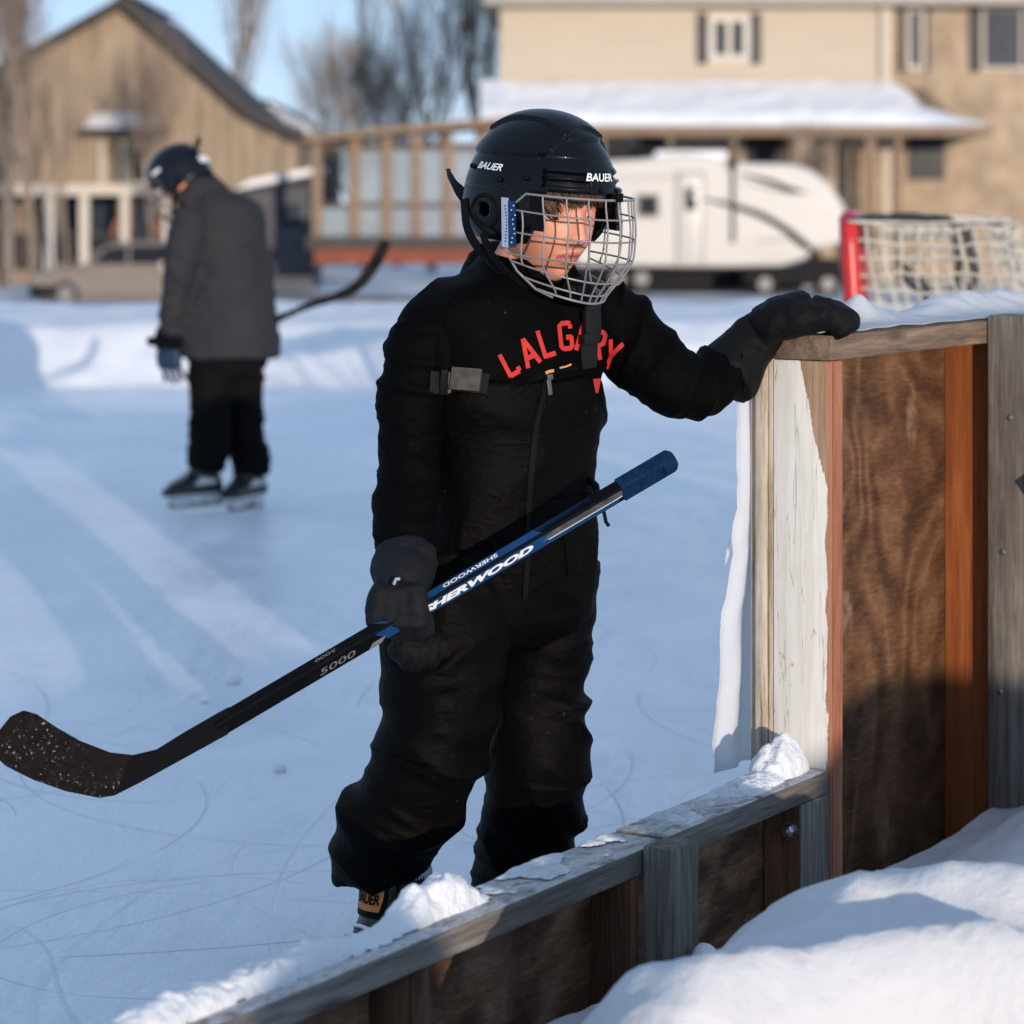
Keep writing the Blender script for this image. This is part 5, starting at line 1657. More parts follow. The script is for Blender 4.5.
b2 = MB(); b2.box(-0.004, 0.004, -0.022, 0.022, -0.006, 0.006, 0.002, M=Matrix.Translation(hp(-0.106, 0.03, 0.050)) @ M2h.to_4x4()); b2.build('side_badge', MAT_WHITE, he2)
b2 = MB(); b2.tube([hp(-.04, -.13, .04), hp(-.04, -.16, .05), hp(-.035, -.185, .075)], [.012, .012, .010], 8); b2.build('strap_end', MAT_RUBBER, he2)
b2 = MB(); b2.tube([hp(-.105, -.05, -.03), hp(-.1, .02, -.08), hp(-.06, .08, -.12), hp(0, .1, -.13), hp(.06, .08, -.12), hp(.1, .02, -.08), hp(.105, -.05, -.03)], .008, 8); b2.build('strap', MAT_RUBBER, he2)
c2 = MB()
def cp2(q, z):
    lo = sstep(-.05, -.15, z)
    return hp(.105 * math.sin(q) * (1 - .35 * lo), .02 + .155 * math.cos(q) * (1 - .25 * lo), z)
for z in (.028, -.005, -.04, -.075, -.11, -.14):
    c2.tube([cp2(q, z) for q in np.linspace(-1.45, 1.45, 21)], .0022, 6)
for k in range(-5, 6):
    c2.tube([cp2(k * .28, z) for z in np.linspace(.028, -.14, 10)], .0022, 6)
c2.build('cage', M_plain('dull_wire', (0.10, 0.10, 0.105), 0.5, 0.1, 30), he2)
nw = MB(); nw.add(*loft_limb([s2(186, 190, .075, -.03), s2(196, 196, .085, -.02), s2(208, 206, .09, 0)], 3, 18)); nw.build('neck_warmer', MAT_PANTS, sk2, angle=None)
# gloves with five fingers
wq = W(168, 344, D2 - .10)
gq = glove_parts(wq, Vector((.12, 0, -1)), Vector((0.5, 0.8, 0)), False, 1.15, [(12, 14, 14)] * 4, .022, .0105, 0.14, (0.7, 0.3))
gq.append(loft_limb([s2(169, 335, .052, -.11), s2(168, 345, .054, -.10), s2(168, 352, .044, -.10)], 3, 16))
V, Fc, N = union(gq, .0055, 3); g_ = link('glove', V, Fc, MAT_GLOVEBLUE, sk2, angle=None)
cf = MB(); v_, f_ = loft_limb([s2(170, 330, .055, -.115), s2(169, 338, .060, -.105), s2(168, 347, .058, -.10)], 3, 18); cf.add(v_, f_); cf.build('cuff', MAT_PANTS, g_, angle=None)
wq = W(246, 334, D2 + .0)
gq = glove_parts(wq, Vector((-.1, 0, -1)), Vector((-0.3, -0.9, 0)), True, 1.1, [(60, 70, 60)] * 4, .026, .0135, 0.02, (0.7, 0.8))
V, Fc, N = union(gq, .0055, 3); link('glove', V, Fc, MAT_PANTS, sk2, angle=None)
# skates
def skate2(x, y, dd, tdir):
    n0 = set(bpy.data.objects)
    s_ = skate(W(x, y, D2 + dd) + Vector((0, 0, 0.0)), tdir, '', 1.15, False)
    s_.parent = sk2
    iv = wm(sk2).inverted()
    for o_ in [q for q in bpy.data.objects if q not in n0]:
        WM[o_.name] = wm(sk2)
        for v in o_.data.vertices: v.co = iv @ v.co
skate2(204, 469, -.05, (-0.75, -0.60, 0))
skate2(251, 471, .08, (-0.45, -0.85, 0))
# its stick, across behind the legs with the blade up on the right
st2 = thing('hockey_stick', 'black hockey stick held low behind the back of the skater in grey', 'hockey stick', W(215, 342, D2))
sp_ = [W(150, 341, D2 - .22), W(168, 342, D2 - .16), W(245, 336, D2 + .0), W(285, 315, D2 + .02)]
m2 = MB(); m2.tube([Vector(p) for p in catmull([tuple(q) for q in sp_], 6)], .0155, 8); m2.build('shaft', MAT_SHAFT, st2)
m2 = MB(); m2.tube([sp_[0] - (sp_[1] - sp_[0]) * .05, sp_[0] + (sp_[1] - sp_[0]) * .9], .019, 8); m2.build('grip_tape', MAT_RUBBER, st2)
cl_ = catmull([(283, 316.5, 6), (310, 305, 7), (338, 296, 9), (358, 285, 11), (372, 268, 12), (381, 252, 12), (386, 241, 10)], 5)
poly_u, poly_l = [], []
for i in range(len(cl_)):
    x, y, w = cl_[i]; a = cl_[max(0, i - 1)]; b = cl_[min(len(cl_) - 1, i + 1)]
    tx, ty = b[0] - a[0], b[1] - a[1]; l_ = math.hypot(tx, ty); nx2, ny2 = -ty / l_, tx / l_
    poly_u.append((x + nx2 * w / 2, y + ny2 * w / 2)); poly_l.append((x - nx2 * w / 2, y - ny2 * w / 2))
V = []; Fc = []; n = len(cl_)
for off in (-.006, .006):
    for q in (poly_u, poly_l):
        V += [W(x, y, D2 + .02) + Vector((0, off, 0)) for x, y in q]
for i in range(n - 1):
    Fc += [(i, i + 1, n + i + 1, n + i), (2 * n + i, 3 * n + i, 3 * n + i + 1, 2 * n + i + 1), (i, 2 * n + i, 2 * n + i + 1, i + 1), (n + i, n + i + 1, 3 * n + i + 1, 3 * n + i)]
Fc += [(0, n, 3 * n, 2 * n), (n - 1, 3 * n - 1, 4 * n - 1, 2 * n - 1)]
link('blade', V, Fc, MAT_TAPE, st2, angle=35)

# ------------------------------------------------------------------ the street beyond
def siding(name, col, pitch=5.0, var=0.08, vertical=False):
    m, nt, p = new_mat(name); g = NT(nt)
    v = g.coord()
    w = g.n('ShaderNodeTexWave'); w.wave_type = 'BANDS'; w.bands_direction = 'X' if vertical else 'Z'; w.wave_profile = 'SAW'
    w.inputs['Scale'].default_value = pitch; g.l(v, w.inputs['Vector'])
    streak = g.noise(g.coord((1.5, 1.5, 0.12) if vertical else (0.12, 1.5, 1.5)), 3.0, 5, 0.65)
    c = g.ramp(streak, [(0.3, tuple(x * (1 - var) for x in col)), (0.7, tuple(min(1, x * (1 + var)) for x in col))])
    g.l(c, p.inputs['Base Color']); p.inputs['Roughness'].default_value = 0.7
    g.l(g.bump(w.outputs['Fac'], 0.5, 0.02), p.inputs['Normal'])
    return m
MAT_CREAM = siding('cream_siding', (0.46, 0.39, 0.305), 1.6, 0.05)
MAT_STUCCO = M_plain('tan_stone', (0.36, 0.275, 0.19), 0.85, 0.3, 1.2, 0.6, 6, 0.05)
MAT_BARN = siding('brown_board_siding', (0.27, 0.205, 0.14), 1.1, 0.45, True)
MAT_TRIM = M_plain('cream_trim', (0.52, 0.46, 0.38), 0.6, 0.1, 2)
MAT_DARKTRIM = M_plain('dark_trim', (0.045, 0.037, 0.034), 0.7, 0.2, 3)
MAT_SHUTTER = M_plain('shutter_dark', (0.022, 0.023, 0.030), 0.6, 0.2, 3)
MAT_GLASS = M_plain('window_glass', (0.030, 0.040, 0.058), 0.3, 0.3, 1.5, spec=0.05)
MAT_GLASSDARK = M_plain('dark_glass', (0.014, 0.016, 0.021), 0.2, 0.3, 1.5, spec=0.2)
MAT_ROOFSNOW = M_snow('roof_snow', (0.84, 0.85, 0.88), 1.2, 0.5)
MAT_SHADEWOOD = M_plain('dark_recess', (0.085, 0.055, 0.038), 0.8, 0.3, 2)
MAT_POSTWOOD = M_plain('pale_timber', (0.23, 0.16, 0.105), 0.8, 0.2, 4)
MAT_WHITEPOST = M_plain('white_post', (0.55, 0.50, 0.44), 0.6, 0.1, 4)
MAT_SLATE = M_plain('slate_roof', (0.045, 0.040, 0.038), 0.8, 0.3, 3)

def px(x, D): return (x - 512) / F * D
def pz(y, D): return HC - (y - HY) / F * D
def slab(mb, x0, x1, y0, y1, Da, Db, bev=0.0, Dref=None):
    """box whose front face sits at depth Da and covers these pixels there; runs back to depth Db"""
    d = Dref or Da
    return mb.box(px(x0, d), px(x1, d), Da, Db, pz(y1, d), pz(y0, d), bev)
GZ = -1.08
def gbase(x, D): return Vector((px(x, D), D, GZ))

def window(parent, x0, x1, y0, y1, D, panes=2, frame=None, bars=True, shutters=None, glass=None, fw=2.2):
    f = MB()
    d0, d1 = D - 0.10, D - 0.012
    slab(f, x0, x1, y0, y0 + fw, d0, d1, 0.0, D); slab(f, x0, x1, y1 - fw, y1, d0, d1, 0.0, D)
    slab(f, x0, x0 + fw, y0 + fw, y1 - fw, d0, d1, 0.0, D); slab(f, x1 - fw, x1, y0 + fw, y1 - fw, d0, d1, 0.0, D)
    for k in range(1, panes):
        x = x0 + (x1 - x0) * k / panes
        slab(f, x - fw * .4, x + fw * .4, y0 + fw, y1 - fw, d0 + 0.02, d1, 0.0, D)
    fo = f.build('window', frame or MAT_TRIM, parent, smooth=False)
    g_ = MB(); slab(g_, x0 + fw, x1 - fw, y0 + fw, y1 - fw, D - 0.045, D - 0.011, 0.0, D)
    g_.build('pane', glass or MAT_GLASS, fo, smooth=False)
    if shutters:
        for a, b in shutters:
            s_ = MB(); slab(s_, a, b, y0 - 2, y1 + 2, D - 0.07, D - 0.011, 0.01, D); s_.build('shutter', MAT_SHUTTER, fo)
    return fo

# --- cream two-storey house on the right
HDp = 75.0
house = thing('house', 'cream two storey house with dark shutters and a snowy veranda roof', 'house', gbase(690, HDp))
w_ = MB(); slab(w_, 500, 888, 6, 300, HDp, HDp + 9); w_.build('wall', MAT_CREAM, house, smooth=False)
w_ = MB(); slab(w_, 888, 1180, 4, 300, HDp + 0.3, HDp + 9); wing = w_.build('wing_wall', MAT_STUCCO, house, smooth=False)
w_ = MB(); slab(w_, 884, 891, 6, 300, HDp - 0.08, HDp + 0.3); w_.build('corner_trim', MAT_TRIM, house, smooth=False)
w_ = MB(); w_.tube([(px(882, HDp), HDp - .12, pz(6, HDp)), (px(882, HDp), HDp - .12, pz(84, HDp))], .07, 8); w_.build('downpipe', MAT_TRIM, house)
# main roof: eaves with a soffit, snow on the slope behind
rf = MB()
xa, xb = px(484, HDp), px(1190, HDp)
ez = pz(6, HDp)
rf.prism([(xa, HDp - .9, ez + .0), (xa, HDp - .9, ez + .24), (xa, HDp + 4.8, ez + 2.4), (xa, HDp + 10, ez + .2), (xa, HDp + 10, ez)], (xb - xa, 0, 0))
roof = rf.build('roof', MAT_TRIM, house, smooth=False)
rs = MB(); rs.prism([(xa + .1, HDp - .85, ez + .25), (xa + .1, HDp - .85, ez + .42), (xa + .1, HDp + 4.8, ez + 2.66), (xa + .1, HDp + 4.8, ez + 2.42)], (xb - xa - .2, 0, 0))
rs.build('roof_snow', MAT_ROOFSNOW, roof, smooth=False)
fs = MB(); slab(fs, 484, 1190, -3, 4, HDp - 1.0, HDp - .9, 0, HDp); fs.build('gutter', M_plain('gutter_grey', (0.30, 0.28, 0.27), 0.5, 0.1, 2), roof, smooth=False)
window(house, 708, 750, 15, 62, HDp, 2, MAT_WHITEPOST, True, [(697, 707.5), (750.5, 761)], None, 7)
window(house, 906, 924, 8, 70, HDp + .3, 1, None, True, [(899, 907.5), (924.5, 929)], None, 4)
window(house, 981, 1062, 8, 70, HDp + .3, 2, None, True, [(969, 980)], None, 3)
# veranda: sloped snowy roof, posts, dark recess
vr = MB()
D1 = HDp - 3.2
e_z = pz(126, D1); t_z = pz(85, HDp)
xa, xb = px(480, D1), px(984, D1)
rd = MB(); rd.prism([(xa, D1, e_z - .28), (xa, D1, e_z), (xa, HDp - .01, t_z - .1), (xa, HDp - .01, t_z - .4)], (xb - xa - 1.2, 0, 0))
xe = xb - 1.2
rd.add([(xe, D1, e_z - .28), (xe, D1, e_z), (xe, HDp - .01, t_z - .1), (xe, HDp - .01, t_z - .4), (xb + .3, D1 + .3, e_z - .28), (xb + .3, D1 + .3, e_z), (xb + .3, HDp + .29, e_z), (xb + .3, HDp + .29, e_z - .28)],
       [(1, 2, 6, 5), (0, 4, 7, 3), (0, 1, 5, 4), (4, 5, 6, 7), (2, 3, 7, 6)])
vroof = rd.build('veranda_roof', MAT_POSTWOOD, house, smooth=False)
sn = []
V = []; Fc = []
nx2, ny2 = 90, 16
for j in range(ny2 + 1):
    for i in range(nx2 + 1):
        s_, t = i / nx2, j / ny2
        x = xa + (xb + .1 - xa) * s_
        hip = max(0, (x - (xe - 1.0)) / (xb + .1 - xe + 1.0))
        y = D1 - .03 + (HDp - .05 - D1) * t
        z = e_z + (t_z - .1 - e_z) * t * (1 - hip * 1.0) + .02
        th = (.20 + .07 * nz(x * .6, y, 1) + .08 * nz(x * 2, y * 2, 4)) * min(1, t * 6 + .35) * (1 - 0.5 * hip)
        V.append((x, y, z + th if j else z))
Fc = [(j * (nx2 + 1) + i, j * (nx2 + 1) + i + 1, (j + 1) * (nx2 + 1) + i + 1, (j + 1) * (nx2 + 1) + i) for j in range(ny2) for i in range(nx2)]
link('roof_snow', V, Fc, MAT_ROOFSNOW, vroof, angle=None)
for a, b in ((600, 606), (668, 674), (732, 738), (796, 812), (868, 878), (897, 904)):
    p_ = MB(); slab(p_, a, b, 134, 300, D1 + .4, D1 + .4 + (b - a) / F * D1, 0.0, D1); p_.build('veranda_post', MAT_POSTWOOD if b - a < 12 else MAT_STUCCO, house, smooth=False)
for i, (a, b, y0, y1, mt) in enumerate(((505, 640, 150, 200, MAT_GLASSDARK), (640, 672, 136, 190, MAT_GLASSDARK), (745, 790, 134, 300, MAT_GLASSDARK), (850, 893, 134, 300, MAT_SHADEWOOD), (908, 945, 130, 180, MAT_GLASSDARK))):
    o_ = MB(); dd = HDp if b < 890 else HDp + .3
    slab(o_, a, b, y0, y1, dd - .05, dd - .004, 0, dd); o_.build('door' if y1 > 250 else 'window', mt, house, smooth=False)
w_ = MB(); slab(w_, 505, 884, 148, 300, HDp - .02, HDp - .003, 0, HDp); w_.build('lower_wall', MAT_STUCCO, house, smooth=False)
# tan stone chimney stack beside the veranda
w_ = MB(); slab(w_, 820, 850, 134, 300, HDp - .9, HDp - .06, .02, HDp - .9); w_.build('stone_pier', MAT_STUCCO, house)

# --- travel trailer
TD = 66.0
MAT_RVWHITE = M_plain('trailer_white', (0.50, 0.49, 0.475), 0.4, 0.06, 1.5)
MAT_RVBLACK = M_plain('trailer_black', (0.010, 0.010, 0.011), 0.6, 0.2, 3, spec=0.1)
MAT_RVGREY = M_plain('trailer_grey', (0.20, 0.195, 0.19), 0.45, 0.15, 3)
tr = thing('travel_trailer', 'white fifth wheel camper trailer with dark swooping stripes parked at the house', 'trailer', gbase(720, TD))
prof = [(575, 162), (640, 159), (683, 153), (728, 159), (749, 163), (790, 164), (812, 170), (830, 184), (843, 203), (850, 222), (846, 240), (832, 247), (812, 250), (802, 268), (575, 266)]
b_ = MB(); b_.prism([(px(x, TD), TD, pz(y, TD)) for x, y in prof], (0, 2.5, 0)); rv = b_.build('body', MAT_RVWHITE, tr, angle=35)
md = rv.modifiers.new('b', 'BEVEL'); md.width = .09; md.segments = 3; md.limit_method = 'ANGLE'
def stripe(pts, mat, name='stripe'):
    a = catmull(pts, 5); U, Lw = [], []
    for i in range(len(a)):
        x, y, w = a[i]; p0 = a[max(0, i - 1)]; p1 = a[min(len(a) - 1, i + 1)]
        tx, ty = p1[0] - p0[0], p1[1] - p0[1]; l_ = math.hypot(tx, ty) or 1
        U.append((x - ty / l_ * w / 2, y + tx / l_ * w / 2)); Lw.append((x + ty / l_ * w / 2, y - tx / l_ * w / 2))
    V = [(px(x, TD), TD - .012, pz(y, TD)) for x, y in U + Lw]; n = len(a)
    link(name, V, [(i, i + 1, n + i + 1, n + i) for i in range(n - 1)], mat, rv, smooth=False)
stripe([(698, 198, 1.5), (730, 205, 5), (760, 215, 6.5), (785, 229, 7), (802, 243, 8), (812, 249, 5)], MAT_RVBLACK)
stripe([(740, 174, 1.5), (768, 181, 5), (792, 190, 5), (806, 192, 1.5)], MAT_RVBLACK)
stripe([(742, 181, .5), (768, 188, 1.5), (792, 193, 1.5)], MAT_RVBLACK)
stripe([(755, 242, 1), (775, 240, 2), (800, 239, 1)], MAT_RVGREY)
stripe([(590, 181, 1), (640, 178, 1.5), (700, 176, 1.5)], MAT_RVGREY)
window(tr, 637, 659, 194, 217, TD, 1, MAT_RVGREY, fw=2.0, glass=MAT_GLASSDARK)
d_ = MB(); slab(d_, 678, 702, 175, 262, TD - .04, TD - .004, .01, TD); dr = d_.build('door', MAT_RVWHITE, tr)
fr = MB()
for a, b, c, d in ((676, 678, 173, 263), (702, 704, 173, 263), (676, 704, 172, 174)): slab(fr, a, b, c, d, TD - .05, TD - .005, 0, TD)
fr.build('door_frame', MAT_RVGREY, dr, smooth=False)
g_ = MB(); slab(g_, 685, 696, 188, 210, TD - .06, TD - .04, .005, TD); g_.build('pane', MAT_GLASSDARK, dr)
aw = MB(); slab(aw, 729, 737, 160, 168, TD - .25, TD - .02, .03, TD); slab(aw, 731.5, 734.5, 168, 243, TD - .12, TD - .02, .02, TD); aw.build('awning_arm', MAT_RVBLACK, tr)
ac = MB(); slab(ac, 640, 677, 147, 158.5, TD + .7, TD + 1.8, .06, TD); ac.build('air_conditioner', MAT_RVBLACK, tr)
rsn = MB(); slab(rsn, 655, 728, 150.5, 160, TD + .1, TD + .6, .1, TD); rsn.build('roof_snow', MAT_ROOFSNOW, tr)
ch = MB(); slab(ch, 575, 806, 264, 274, TD + .15, TD + 2.3, .02, TD); slab(ch, 580, 804, 274, 291, TD + .3, TD + 2.0, .05, TD); ch.build('chassis', MAT_RVBLACK, tr)
for x in (618, 642):
    wt = MB(); c = Vector((px(x, TD), TD + .12, pz(279, TD)))
    wt.add(*tube([c, c + Vector((0, .06, 0)), c + Vector((0, .26, 0)), c + Vector((0, .32, 0))], [.30, .37, .37, .32], 24)); wo = wt.build('wheel', MAT_RVBLACK, tr)
    rm = MB(); rm.add(*tube([c + Vector((0, -.02, 0)), c + Vector((0, .02, 0))], .19, 20)); rm.build('rim', MAT_RVGREY, wo)
lg = MB(); slab(lg, 818, 822, 250, 292, TD + .4, TD + .5, 0, TD); slab(lg, 813, 827, 290, 294, TD + .3, TD + .6, 0, TD); slab(lg, 806, 812, 252, 282, TD + .5, TD + 1.8, 0, TD); lg.build('landing_leg', MAT_RVBLACK, tr)
tk = MB(); c = Vector((px(833, TD), TD + .2, pz(270, TD)))
tk.add(*tube([c, c + Vector((0, .05, 0)), c + Vector((0, .3, 0))], [.2, .26, .26], 20)); tk.build('propane_tank', MAT_RVGREY, tr)

# dark pickup partly hidden behind the trailer nose
pk = thing('pickup_truck', 'dark pickup truck in the shade under the trailer nose', 'truck', gbase(826, 63))
PD = 64.2
def pkx(x0, x1, y0, y1, a, b, bev, nm, mt):
    m_ = MB(); slab(m_, x0, x1, y0, y1, a, b, bev, PD); return m_.build(nm, mt, pk)
m_ = MB(); m_.prism([(px(x, PD), PD, pz(y, PD)) for x, y in ((745, 268), (806, 266), (812, 259), (838, 259), (842, 270), (843, 285), (745, 287))], (0, 1.7, 0)); pb_ = m_.build('body', MAT_RVBLACK, pk)
md = pb_.modifiers.new('b', 'BEVEL'); md.width = .06; md.segments = 2
for x in (765, 828):
    c = Vector((px(x, PD), PD - .03, pz(284, PD))); m_ = MB(); m_.add(*tube([c, c + Vector((0, .04, 0)), c + Vector((0, .25, 0))], [.27, .34, .34], 20)); wo = m_.build('wheel', MAT_RVBLACK, pk)
    m_ = MB(); m_.add(*tube([c + Vector((0, -.02, 0)), c + Vector((0, .01, 0))], .18, 16)); m_.build('rim', MAT_RVGREY, wo)

# --- timber sunroom in the middle
SD = 60.0
MAT_PANEL = M_plain('blue_grey_panel', (0.24, 0.285, 0.32), 0.4, 0.15, 0.8, spec=0.2)
MAT_PANELDARK = M_plain('grey_panel', (0.21, 0.24, 0.29), 0.4, 0.2, 0.8)
MAT_REDBASE = M_plain('red_base', (0.22, 0.05, 0.02), 0.7, 0.3, 1.5)
sr = thing('sunroom', 'timber framed sunroom with blue grey glazing above a red base', 'sunroom', gbase(400, SD))
for a, b in ((312, 322), (349, 360), (382, 392), (412, 421), (443, 453), (476, 486)):
    m_ = MB(); slab(m_, a, b, 134, 240, SD, SD + .25, .015); m_.build('post', MAT_POSTWOOD, sr)
m_ = MB(); m_.prism([(px(x, SD), SD - .5, pz(y, SD)) for x, y in ((304, 137), (380, 128), (520, 116), (520, 124), (380, 135), (304, 143))], (0, 3.6, 0)); m_.build('roof', MAT_POSTWOOD, sr, smooth=False)
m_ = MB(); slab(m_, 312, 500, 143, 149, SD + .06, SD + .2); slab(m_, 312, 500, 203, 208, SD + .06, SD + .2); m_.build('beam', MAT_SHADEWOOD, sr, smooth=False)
for i, (a, b) in enumerate(((360, 382), (392, 412), (421, 443), (453, 476), (486, 500))):
    m_ = MB(); slab(m_, a, b, 150, 203, SD + .1, SD + .14); m_.build('panel', MAT_PANEL if i < 4 else MAT_PANELDARK, sr, smooth=False)
for i, (a, b) in enumerate(((322, 349), (360, 382), (392, 412), (421, 443), (453, 476), (486, 500))):
    m_ = MB(); slab(m_, a, b, 208, 236, SD + .1, SD + .14); m_.build('panel', MAT_PANEL if i < 3 else MAT_PANELDARK, sr, smooth=False)
m_ = MB(); slab(m_, 306, 500, 236, 249, SD - .15, SD + 3.0); m_.build('deck', MAT_DARKTRIM, sr, smooth=False)
m_ = MB(); slab(m_, 314, 500, 249, 264, SD - .02, SD + 2.8); m_.build('base', MAT_REDBASE, sr, smooth=False)
m_ = MB(); slab(m_, 358, 500, 143, 249, SD + 2.9, SD + 3.0); m_.build('back_wall', MAT_DARKTRIM, sr, smooth=False)

# --- brown gabled house on the left
BD = 75.0
bh = thing('house', 'brown board clad house with a steep gable and a white porch', 'house', gbase(100, BD))
m_ = MB(); m_.prism([(px(x, BD), BD, pz(y, BD)) for x, y in ((-40, 300), (-40, 99), (124, 7), (250, 117), (297, 140), (297, 300))], (0, 10, 0)); m_.build('wall', MAT_BARN, bh, smooth=False)
m_ = MB()
outer = [(-60, 101), (124, -2), (134, 1), (252, 109), (301, 133), (301, 142), (248, 117), (124, 7), (-60, 111)]
m_.prism([(px(x, BD), BD - .7, pz(y, BD)) for x, y in outer], (0, 11.4, 0)); br_ = m_.build('roof', MAT_SLATE, bh, smooth=False)
m_ = MB(); m_.prism([(px(x, BD), BD - .3, pz(y, BD)) for x, y in ((115, -3), (128, -9), (140, -2), (128, -6))], (0, 10, 0)); m_.build('ridge_snow', MAT_ROOFSNOW, br_, smooth=False)
# little snowy canopy over the upper door
cn = MB(); Dc = BD - 1.0
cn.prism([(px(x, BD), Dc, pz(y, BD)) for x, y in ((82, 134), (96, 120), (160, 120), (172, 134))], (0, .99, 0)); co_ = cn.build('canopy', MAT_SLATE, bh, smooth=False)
cs = MB(); cs.prism([(px(x, BD), Dc - .04, pz(y, BD)) for x, y in ((88, 129), (97, 117.5), (110, 114), (150, 115), (162, 119), (168, 129))], (0, 1.02, 0)); cs.build('canopy_snow', M_snow('shaded_snow', (0.48, 0.48, 0.50), 1.2, 0.5), co_, smooth=False)  # snow colour darkened to stand in for partial shade on the canopy
window(bh, 130, 148, 147, 184, BD, 1, MAT_TRIM, glass=MAT_GLASSDARK, fw=2.5)
for a, b in ((100, 106), (120, 126), (152, 158)):
    m_ = MB(); slab(m_, a, b, 140, 188, BD - .12, BD - .01, 0, BD); m_.build('corner_batten', MAT_TRIM, bh, smooth=False)
# porch across the ground floor
PDp = BD - 2.6
m_ = MB(); slab(m_, -30, 172, 184, 195, PDp, BD - .01, 0, PDp); m_.build('porch_roof', MAT_TRIM, bh, smooth=False)
for a, b in ((6, 12), (44, 53), (79, 88), (120, 128), (162, 168)):
    m_ = MB(); slab(m_, a, b, 195, 300, PDp + .1, PDp + .35, 0, PDp); m_.build('porch_post', MAT_WHITEPOST, bh, smooth=False)
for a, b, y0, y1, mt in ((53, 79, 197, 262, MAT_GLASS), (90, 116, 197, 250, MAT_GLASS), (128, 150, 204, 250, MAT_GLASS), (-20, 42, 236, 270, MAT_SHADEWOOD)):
    m_ = MB(); slab(m_, a, b, y0, y1, BD - .06, BD - .012, 0, BD); m_.build('window', mt, bh, smooth=False)
m_ = MB(); slab(m_, -20, 42, 198, 234, BD - .05, BD - .013, 0, BD); m_.build('plank_panel', MAT_POSTWOOD, bh, smooth=False)
m_ = MB(); m_.prism([(px(x, PDp), PDp + .5, pz(y, PDp)) for x, y in ((103, 244), (120, 202), (130, 202), (128, 244))], (0, .08, 0)); m_.prism([(px(x, PDp), PDp + .5, pz(y, PDp)) for x, y in ((150, 238), (160, 205), (170, 205), (166, 238))], (0, .08, 0)); m_.build('shutter', M_plain('red_brown', (0.26, 0.09, 0.04), 0.7, 0.3, 2), bh, smooth=False)
m_ = MB(); slab(m_, -30, 172, 232, 234.5, PDp + .15, PDp + .25, 0, PDp)
for x in range(-28, 172, 5): slab(m_, x, x + 1.6, 234.5, 262, PDp + .17, PDp + .22, 0, PDp)
m_.build('porch_railing', MAT_DARKTRIM, bh, smooth=False)

# low grey shed with snow on its slope between the houses
GD = 64.0
sd_ = thing('shed', 'low dark grey shed with a snow covered lean-to roof', 'shed', gbase(270, GD))
m_ = MB(); slab(m_, 238, 313, 186, 290, GD, GD + 3); m_.build('wall', M_plain('shed_grey', (0.085, 0.09, 0.105), 0.8, 0.3, 1.2), sd_, smooth=False)
m_ = MB(); m_.prism([(px(x, GD), GD - .3, pz(y, GD)) for x, y in ((232, 196), (232, 189), (318, 171), (318, 180))], (0, 3.6, 0)); ro_ = m_.build('roof', MAT_SLATE, sd_, smooth=False)
m_ = MB(); m_.prism([(px(x, GD), GD - .33, pz(y, GD)) for x, y in ((236, 190), (250, 181), (318, 167), (318, 173.5))], (0, 3.6, 0)); m_.build('roof_snow', MAT_ROOFSNOW, ro_, smooth=False)
m_ = MB(); slab(m_, 246, 268, 206, 290, GD - .05, GD - .004, .01, GD); m_.build('door', MAT_DARKTRIM, sd_)
m_ = MB(); slab(m_, 279, 303, 204, 226, GD - .05, GD - .004, .01, GD); m_.build('window', MAT_GLASS, sd_)
# low white roof far behind, between gable and trees
fh_ = thing('house', 'far house whose snowy roof shows between the brown gable and the trees', 'house', gbase(290, 95))
FD = 95.0
m_ = MB(); slab(m_, 240, 330, 136, 250, FD, FD + 6); m_.build('wall', MAT_DARKTRIM, fh_, smooth=False)
m_ = MB(); m_.prism([(px(x, FD), FD - .4, pz(y, FD)) for x, y in ((232, 139), (250, 98), (272, 101), (334, 139))], (0, 7, 0)); ro_ = m_.build('roof', MAT_SLATE, fh_, smooth=False)
m_ = MB(); m_.prism([(px(x, FD), FD - .5, pz(y, FD)) for x, y in ((256, 113), (272, 104), (332, 138.5), (300, 136))], (0, 6.9, 0)); m_.build('roof_snow', MAT_ROOFSNOW, ro_, smooth=False)

# --- parked tan estate car
CD = 60.0
MAT_CARTAN = M_plain('car_tan', (0.19, 0.155, 0.125), 0.35, 0.08, 2, coat=0.5)
MAT_TYRE = M_plain('tyre', (0.018, 0.018, 0.019), 0.85, 0.2, 10)
car = thing('parked_car', 'tan estate car parked in the street behind the far snow ridge', 'car', gbase(130, CD))
cprof = [(30, 296), (29, 283), (33, 273), (60, 267), (84, 265), (103, 246), (118, 242), (200, 241), (222, 250), (228, 266), (230, 292), (214, 302), (52, 302)]
m_ = MB(); m_.prism([(px(x, CD), CD, pz(y, CD)) for x, y in cprof], (0, 1.75, 0)); cb = m_.build('body', MAT_CARTAN, car, angle=35)
md = cb.modifiers.new('b', 'BEVEL'); md.width = .12; md.segments = 3; md.limit_method = 'ANGLE'; md.angle_limit = R(20)
def cwin(poly, nm='window'):
    V = [(px(x, CD), CD - .012, pz(y, CD)) for x, y in poly] + [(px(x, CD), CD + .02, pz(y, CD)) for x, y in poly]; n = len(poly)
    link(nm, V, [tuple(range(n)), tuple(range(2 * n - 1, n - 1, -1))] + [(i, (i + 1) % n, n + (i + 1) % n, n + i) for i in range(n)], MAT_GLASSDARK, car, smooth=False)
cwin([(92, 264), (107, 248), (127, 246), (127, 264)]); cwin([(130, 264), (130, 246), (168, 245), (168, 264)]); cwin([(171, 264), (171, 245), (198, 245), (212, 253), (216, 264)])
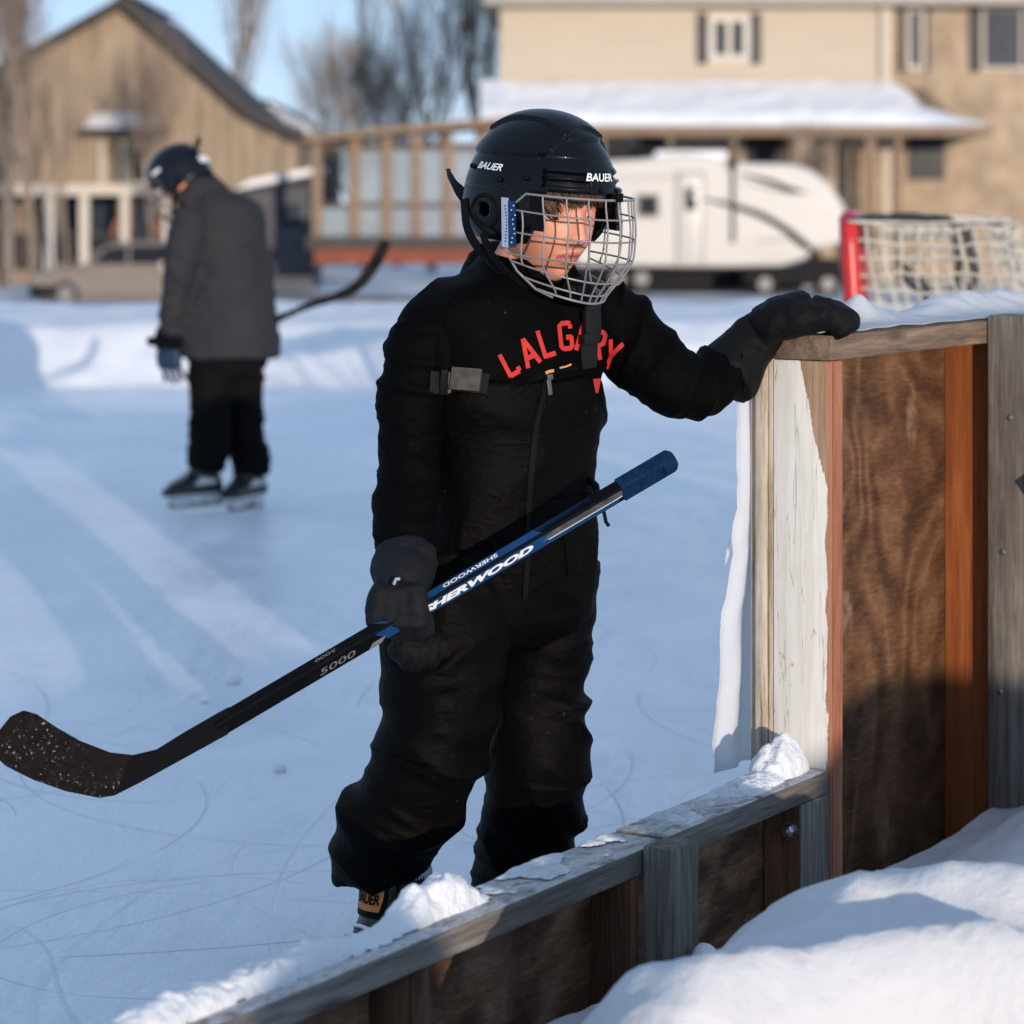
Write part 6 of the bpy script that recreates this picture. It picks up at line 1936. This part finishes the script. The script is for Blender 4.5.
for x in (66, 198):
    c = Vector((px(x, CD), CD - .03, pz(294, CD)))
    m_ = MB(); m_.add(*tube([c, c + Vector((0, .04, 0)), c + Vector((0, .2, 0)), c + Vector((0, .24, 0))], [.27, .33, .33, .28], 24)); wo = m_.build('wheel', MAT_TYRE, car)
    m_ = MB(); m_.add(*tube([c + Vector((0, -.02, 0)), c + Vector((0, .02, 0))], .2, 20)); m_.build('rim', MAT_RVGREY, wo)
m_ = MB(); slab(m_, 29, 56, 286, 297, CD - .05, CD + 1.8, .05, CD); m_.build('bumper', MAT_RVBLACK, car)
m_ = MB(); slab(m_, 31, 40, 275, 282, CD - .02, CD + .2, .02, CD); m_.build('headlight', MAT_RVGREY, car)
m_ = MB(); slab(m_, 60, 226, 283, 285.5, CD - .02, CD - .003, 0, CD); m_.build('side_moulding', MAT_RVGREY, car, smooth=False)
m_ = MB(); slab(m_, 160, 166, 262, 269, CD - .18, CD - .02, .02, CD); m_.build('mirror', MAT_TRIM, car)

# --- bare trees
MAT_BARK = M_plain('bark', (0.20, 0.16, 0.125), 0.9, 0.35, 3)
MAT_TWIG = M_plain('twigs', (0.26, 0.20, 0.155), 0.9, 0.3, 2)
def bare_tree(label, x, D, height, r0, seed, upright=0.5, forks=3, levels=5, trunkfrac=0.3, lean=(0, 0), base_y=None):
    rt = random.Random(seed)
    base = Vector((px(x, D), D, GZ))
    root = thing('tree', label, 'tree', base, group='bare trees along the street')
    tk_ = MB(); cr_ = MB()
    def grow(p, d, ln, r, lev):
        n = 4 if lev < 2 else 3
        pts = [p]; q = p.copy(); dd = d.copy()
        for i in range(n):
            dd = (dd + Vector((rt.uniform(-1, 1), rt.uniform(-1, 1), rt.uniform(-.4, .9) * upright)) * (0.10 + 0.05 * lev)).normalized()
            q = q + dd * ln / n; pts.append(q.copy())
        rs_ = [r * (1 - 0.45 * i / n) for i in range(n + 1)]
        if lev == levels: rs_[-1] = r * .2
        (tk_ if lev == 0 else cr_).tube(pts, rs_, 6 if lev < 2 else 3)
        if lev >= levels: return
        kids = forks + (rt.random() < .5) + (2 if lev == 0 else 0)
        for k in range(kids):
            t = 1.0 if k == 0 else rt.uniform(0.35, 1.0)
            i = min(n - 1, int(t * n)); bp = pts[i].lerp(pts[i + 1], t * n - i) if t < 1 else pts[-1]
            az = rt.uniform(0, 2 * math.pi); sp = rt.uniform(.25, .75) * (1.2 - upright * .75) if k else .12
            side = Vector((math.cos(az), math.sin(az), 0))
            nd = (dd * (.8 - sp * .4) + side * sp + UP * (.15 + upright * .5)).normalized()
            grow(bp, nd, ln * rt.uniform(.62, .88), max(.0065, r * (.46 if k else .68) * rt.uniform(.75, 1)), lev + 1)
    grow(base, Vector((lean[0], lean[1], 1)).normalized(), height * trunkfrac, r0, 0)
    tk_.build('trunk', MAT_BARK, root, angle=None); cr_.build('crown', MAT_TWIG, root, angle=None)
    return root
bare_tree('tall bare tree with upright boughs in the gap between the two houses', 432, 88, 14, .20, 11, .6, 4, 4, .34)
bare_tree('wide bare tree with fine twigs beyond the sunroom roof', 362, 92, 13, .16, 12, .3, 4, 5, .26)
bare_tree('forked bare tree between the wide tree and the tall one in the gap', 398, 95, 14, .18, 31, .55, 4, 4, .30)
bare_tree('narrow bare poplar at the corner of the cream house', 484, 86, 14.5, .17, 13, .9, 4, 4, .34)
bare_tree('low bushy bare tree right of the brown gable', 322, 96, 9, .13, 14, .3, 4, 5, .2)
bare_tree('slim bare poplar behind the slope of the brown gable', 218, 90, 15, .15, 15, 1.0, 4, 4, .36)
bare_tree('bare poplar standing before the left end of the brown house', 34, 69, 11.5, .15, 16, 1.0, 3, 5, .32)
bare_tree('second bare poplar before the left end of the brown house', 6, 70, 11.5, .15, 17, 1.0, 3, 5, .32)
bare_tree('thin bare sapling before the left half of the brown gable', 70, 69, 8.0, .07, 18, 1.0, 3, 4, .3)
bare_tree('thin bare sapling before the right slope of the brown gable', 150, 71, 7.2, .07, 19, 1.0, 3, 5, .3)
bare_tree('small bare tree casting twigs over the cream house veranda', 800, 68, 5.2, .09, 20, .5, 3, 5, .28)
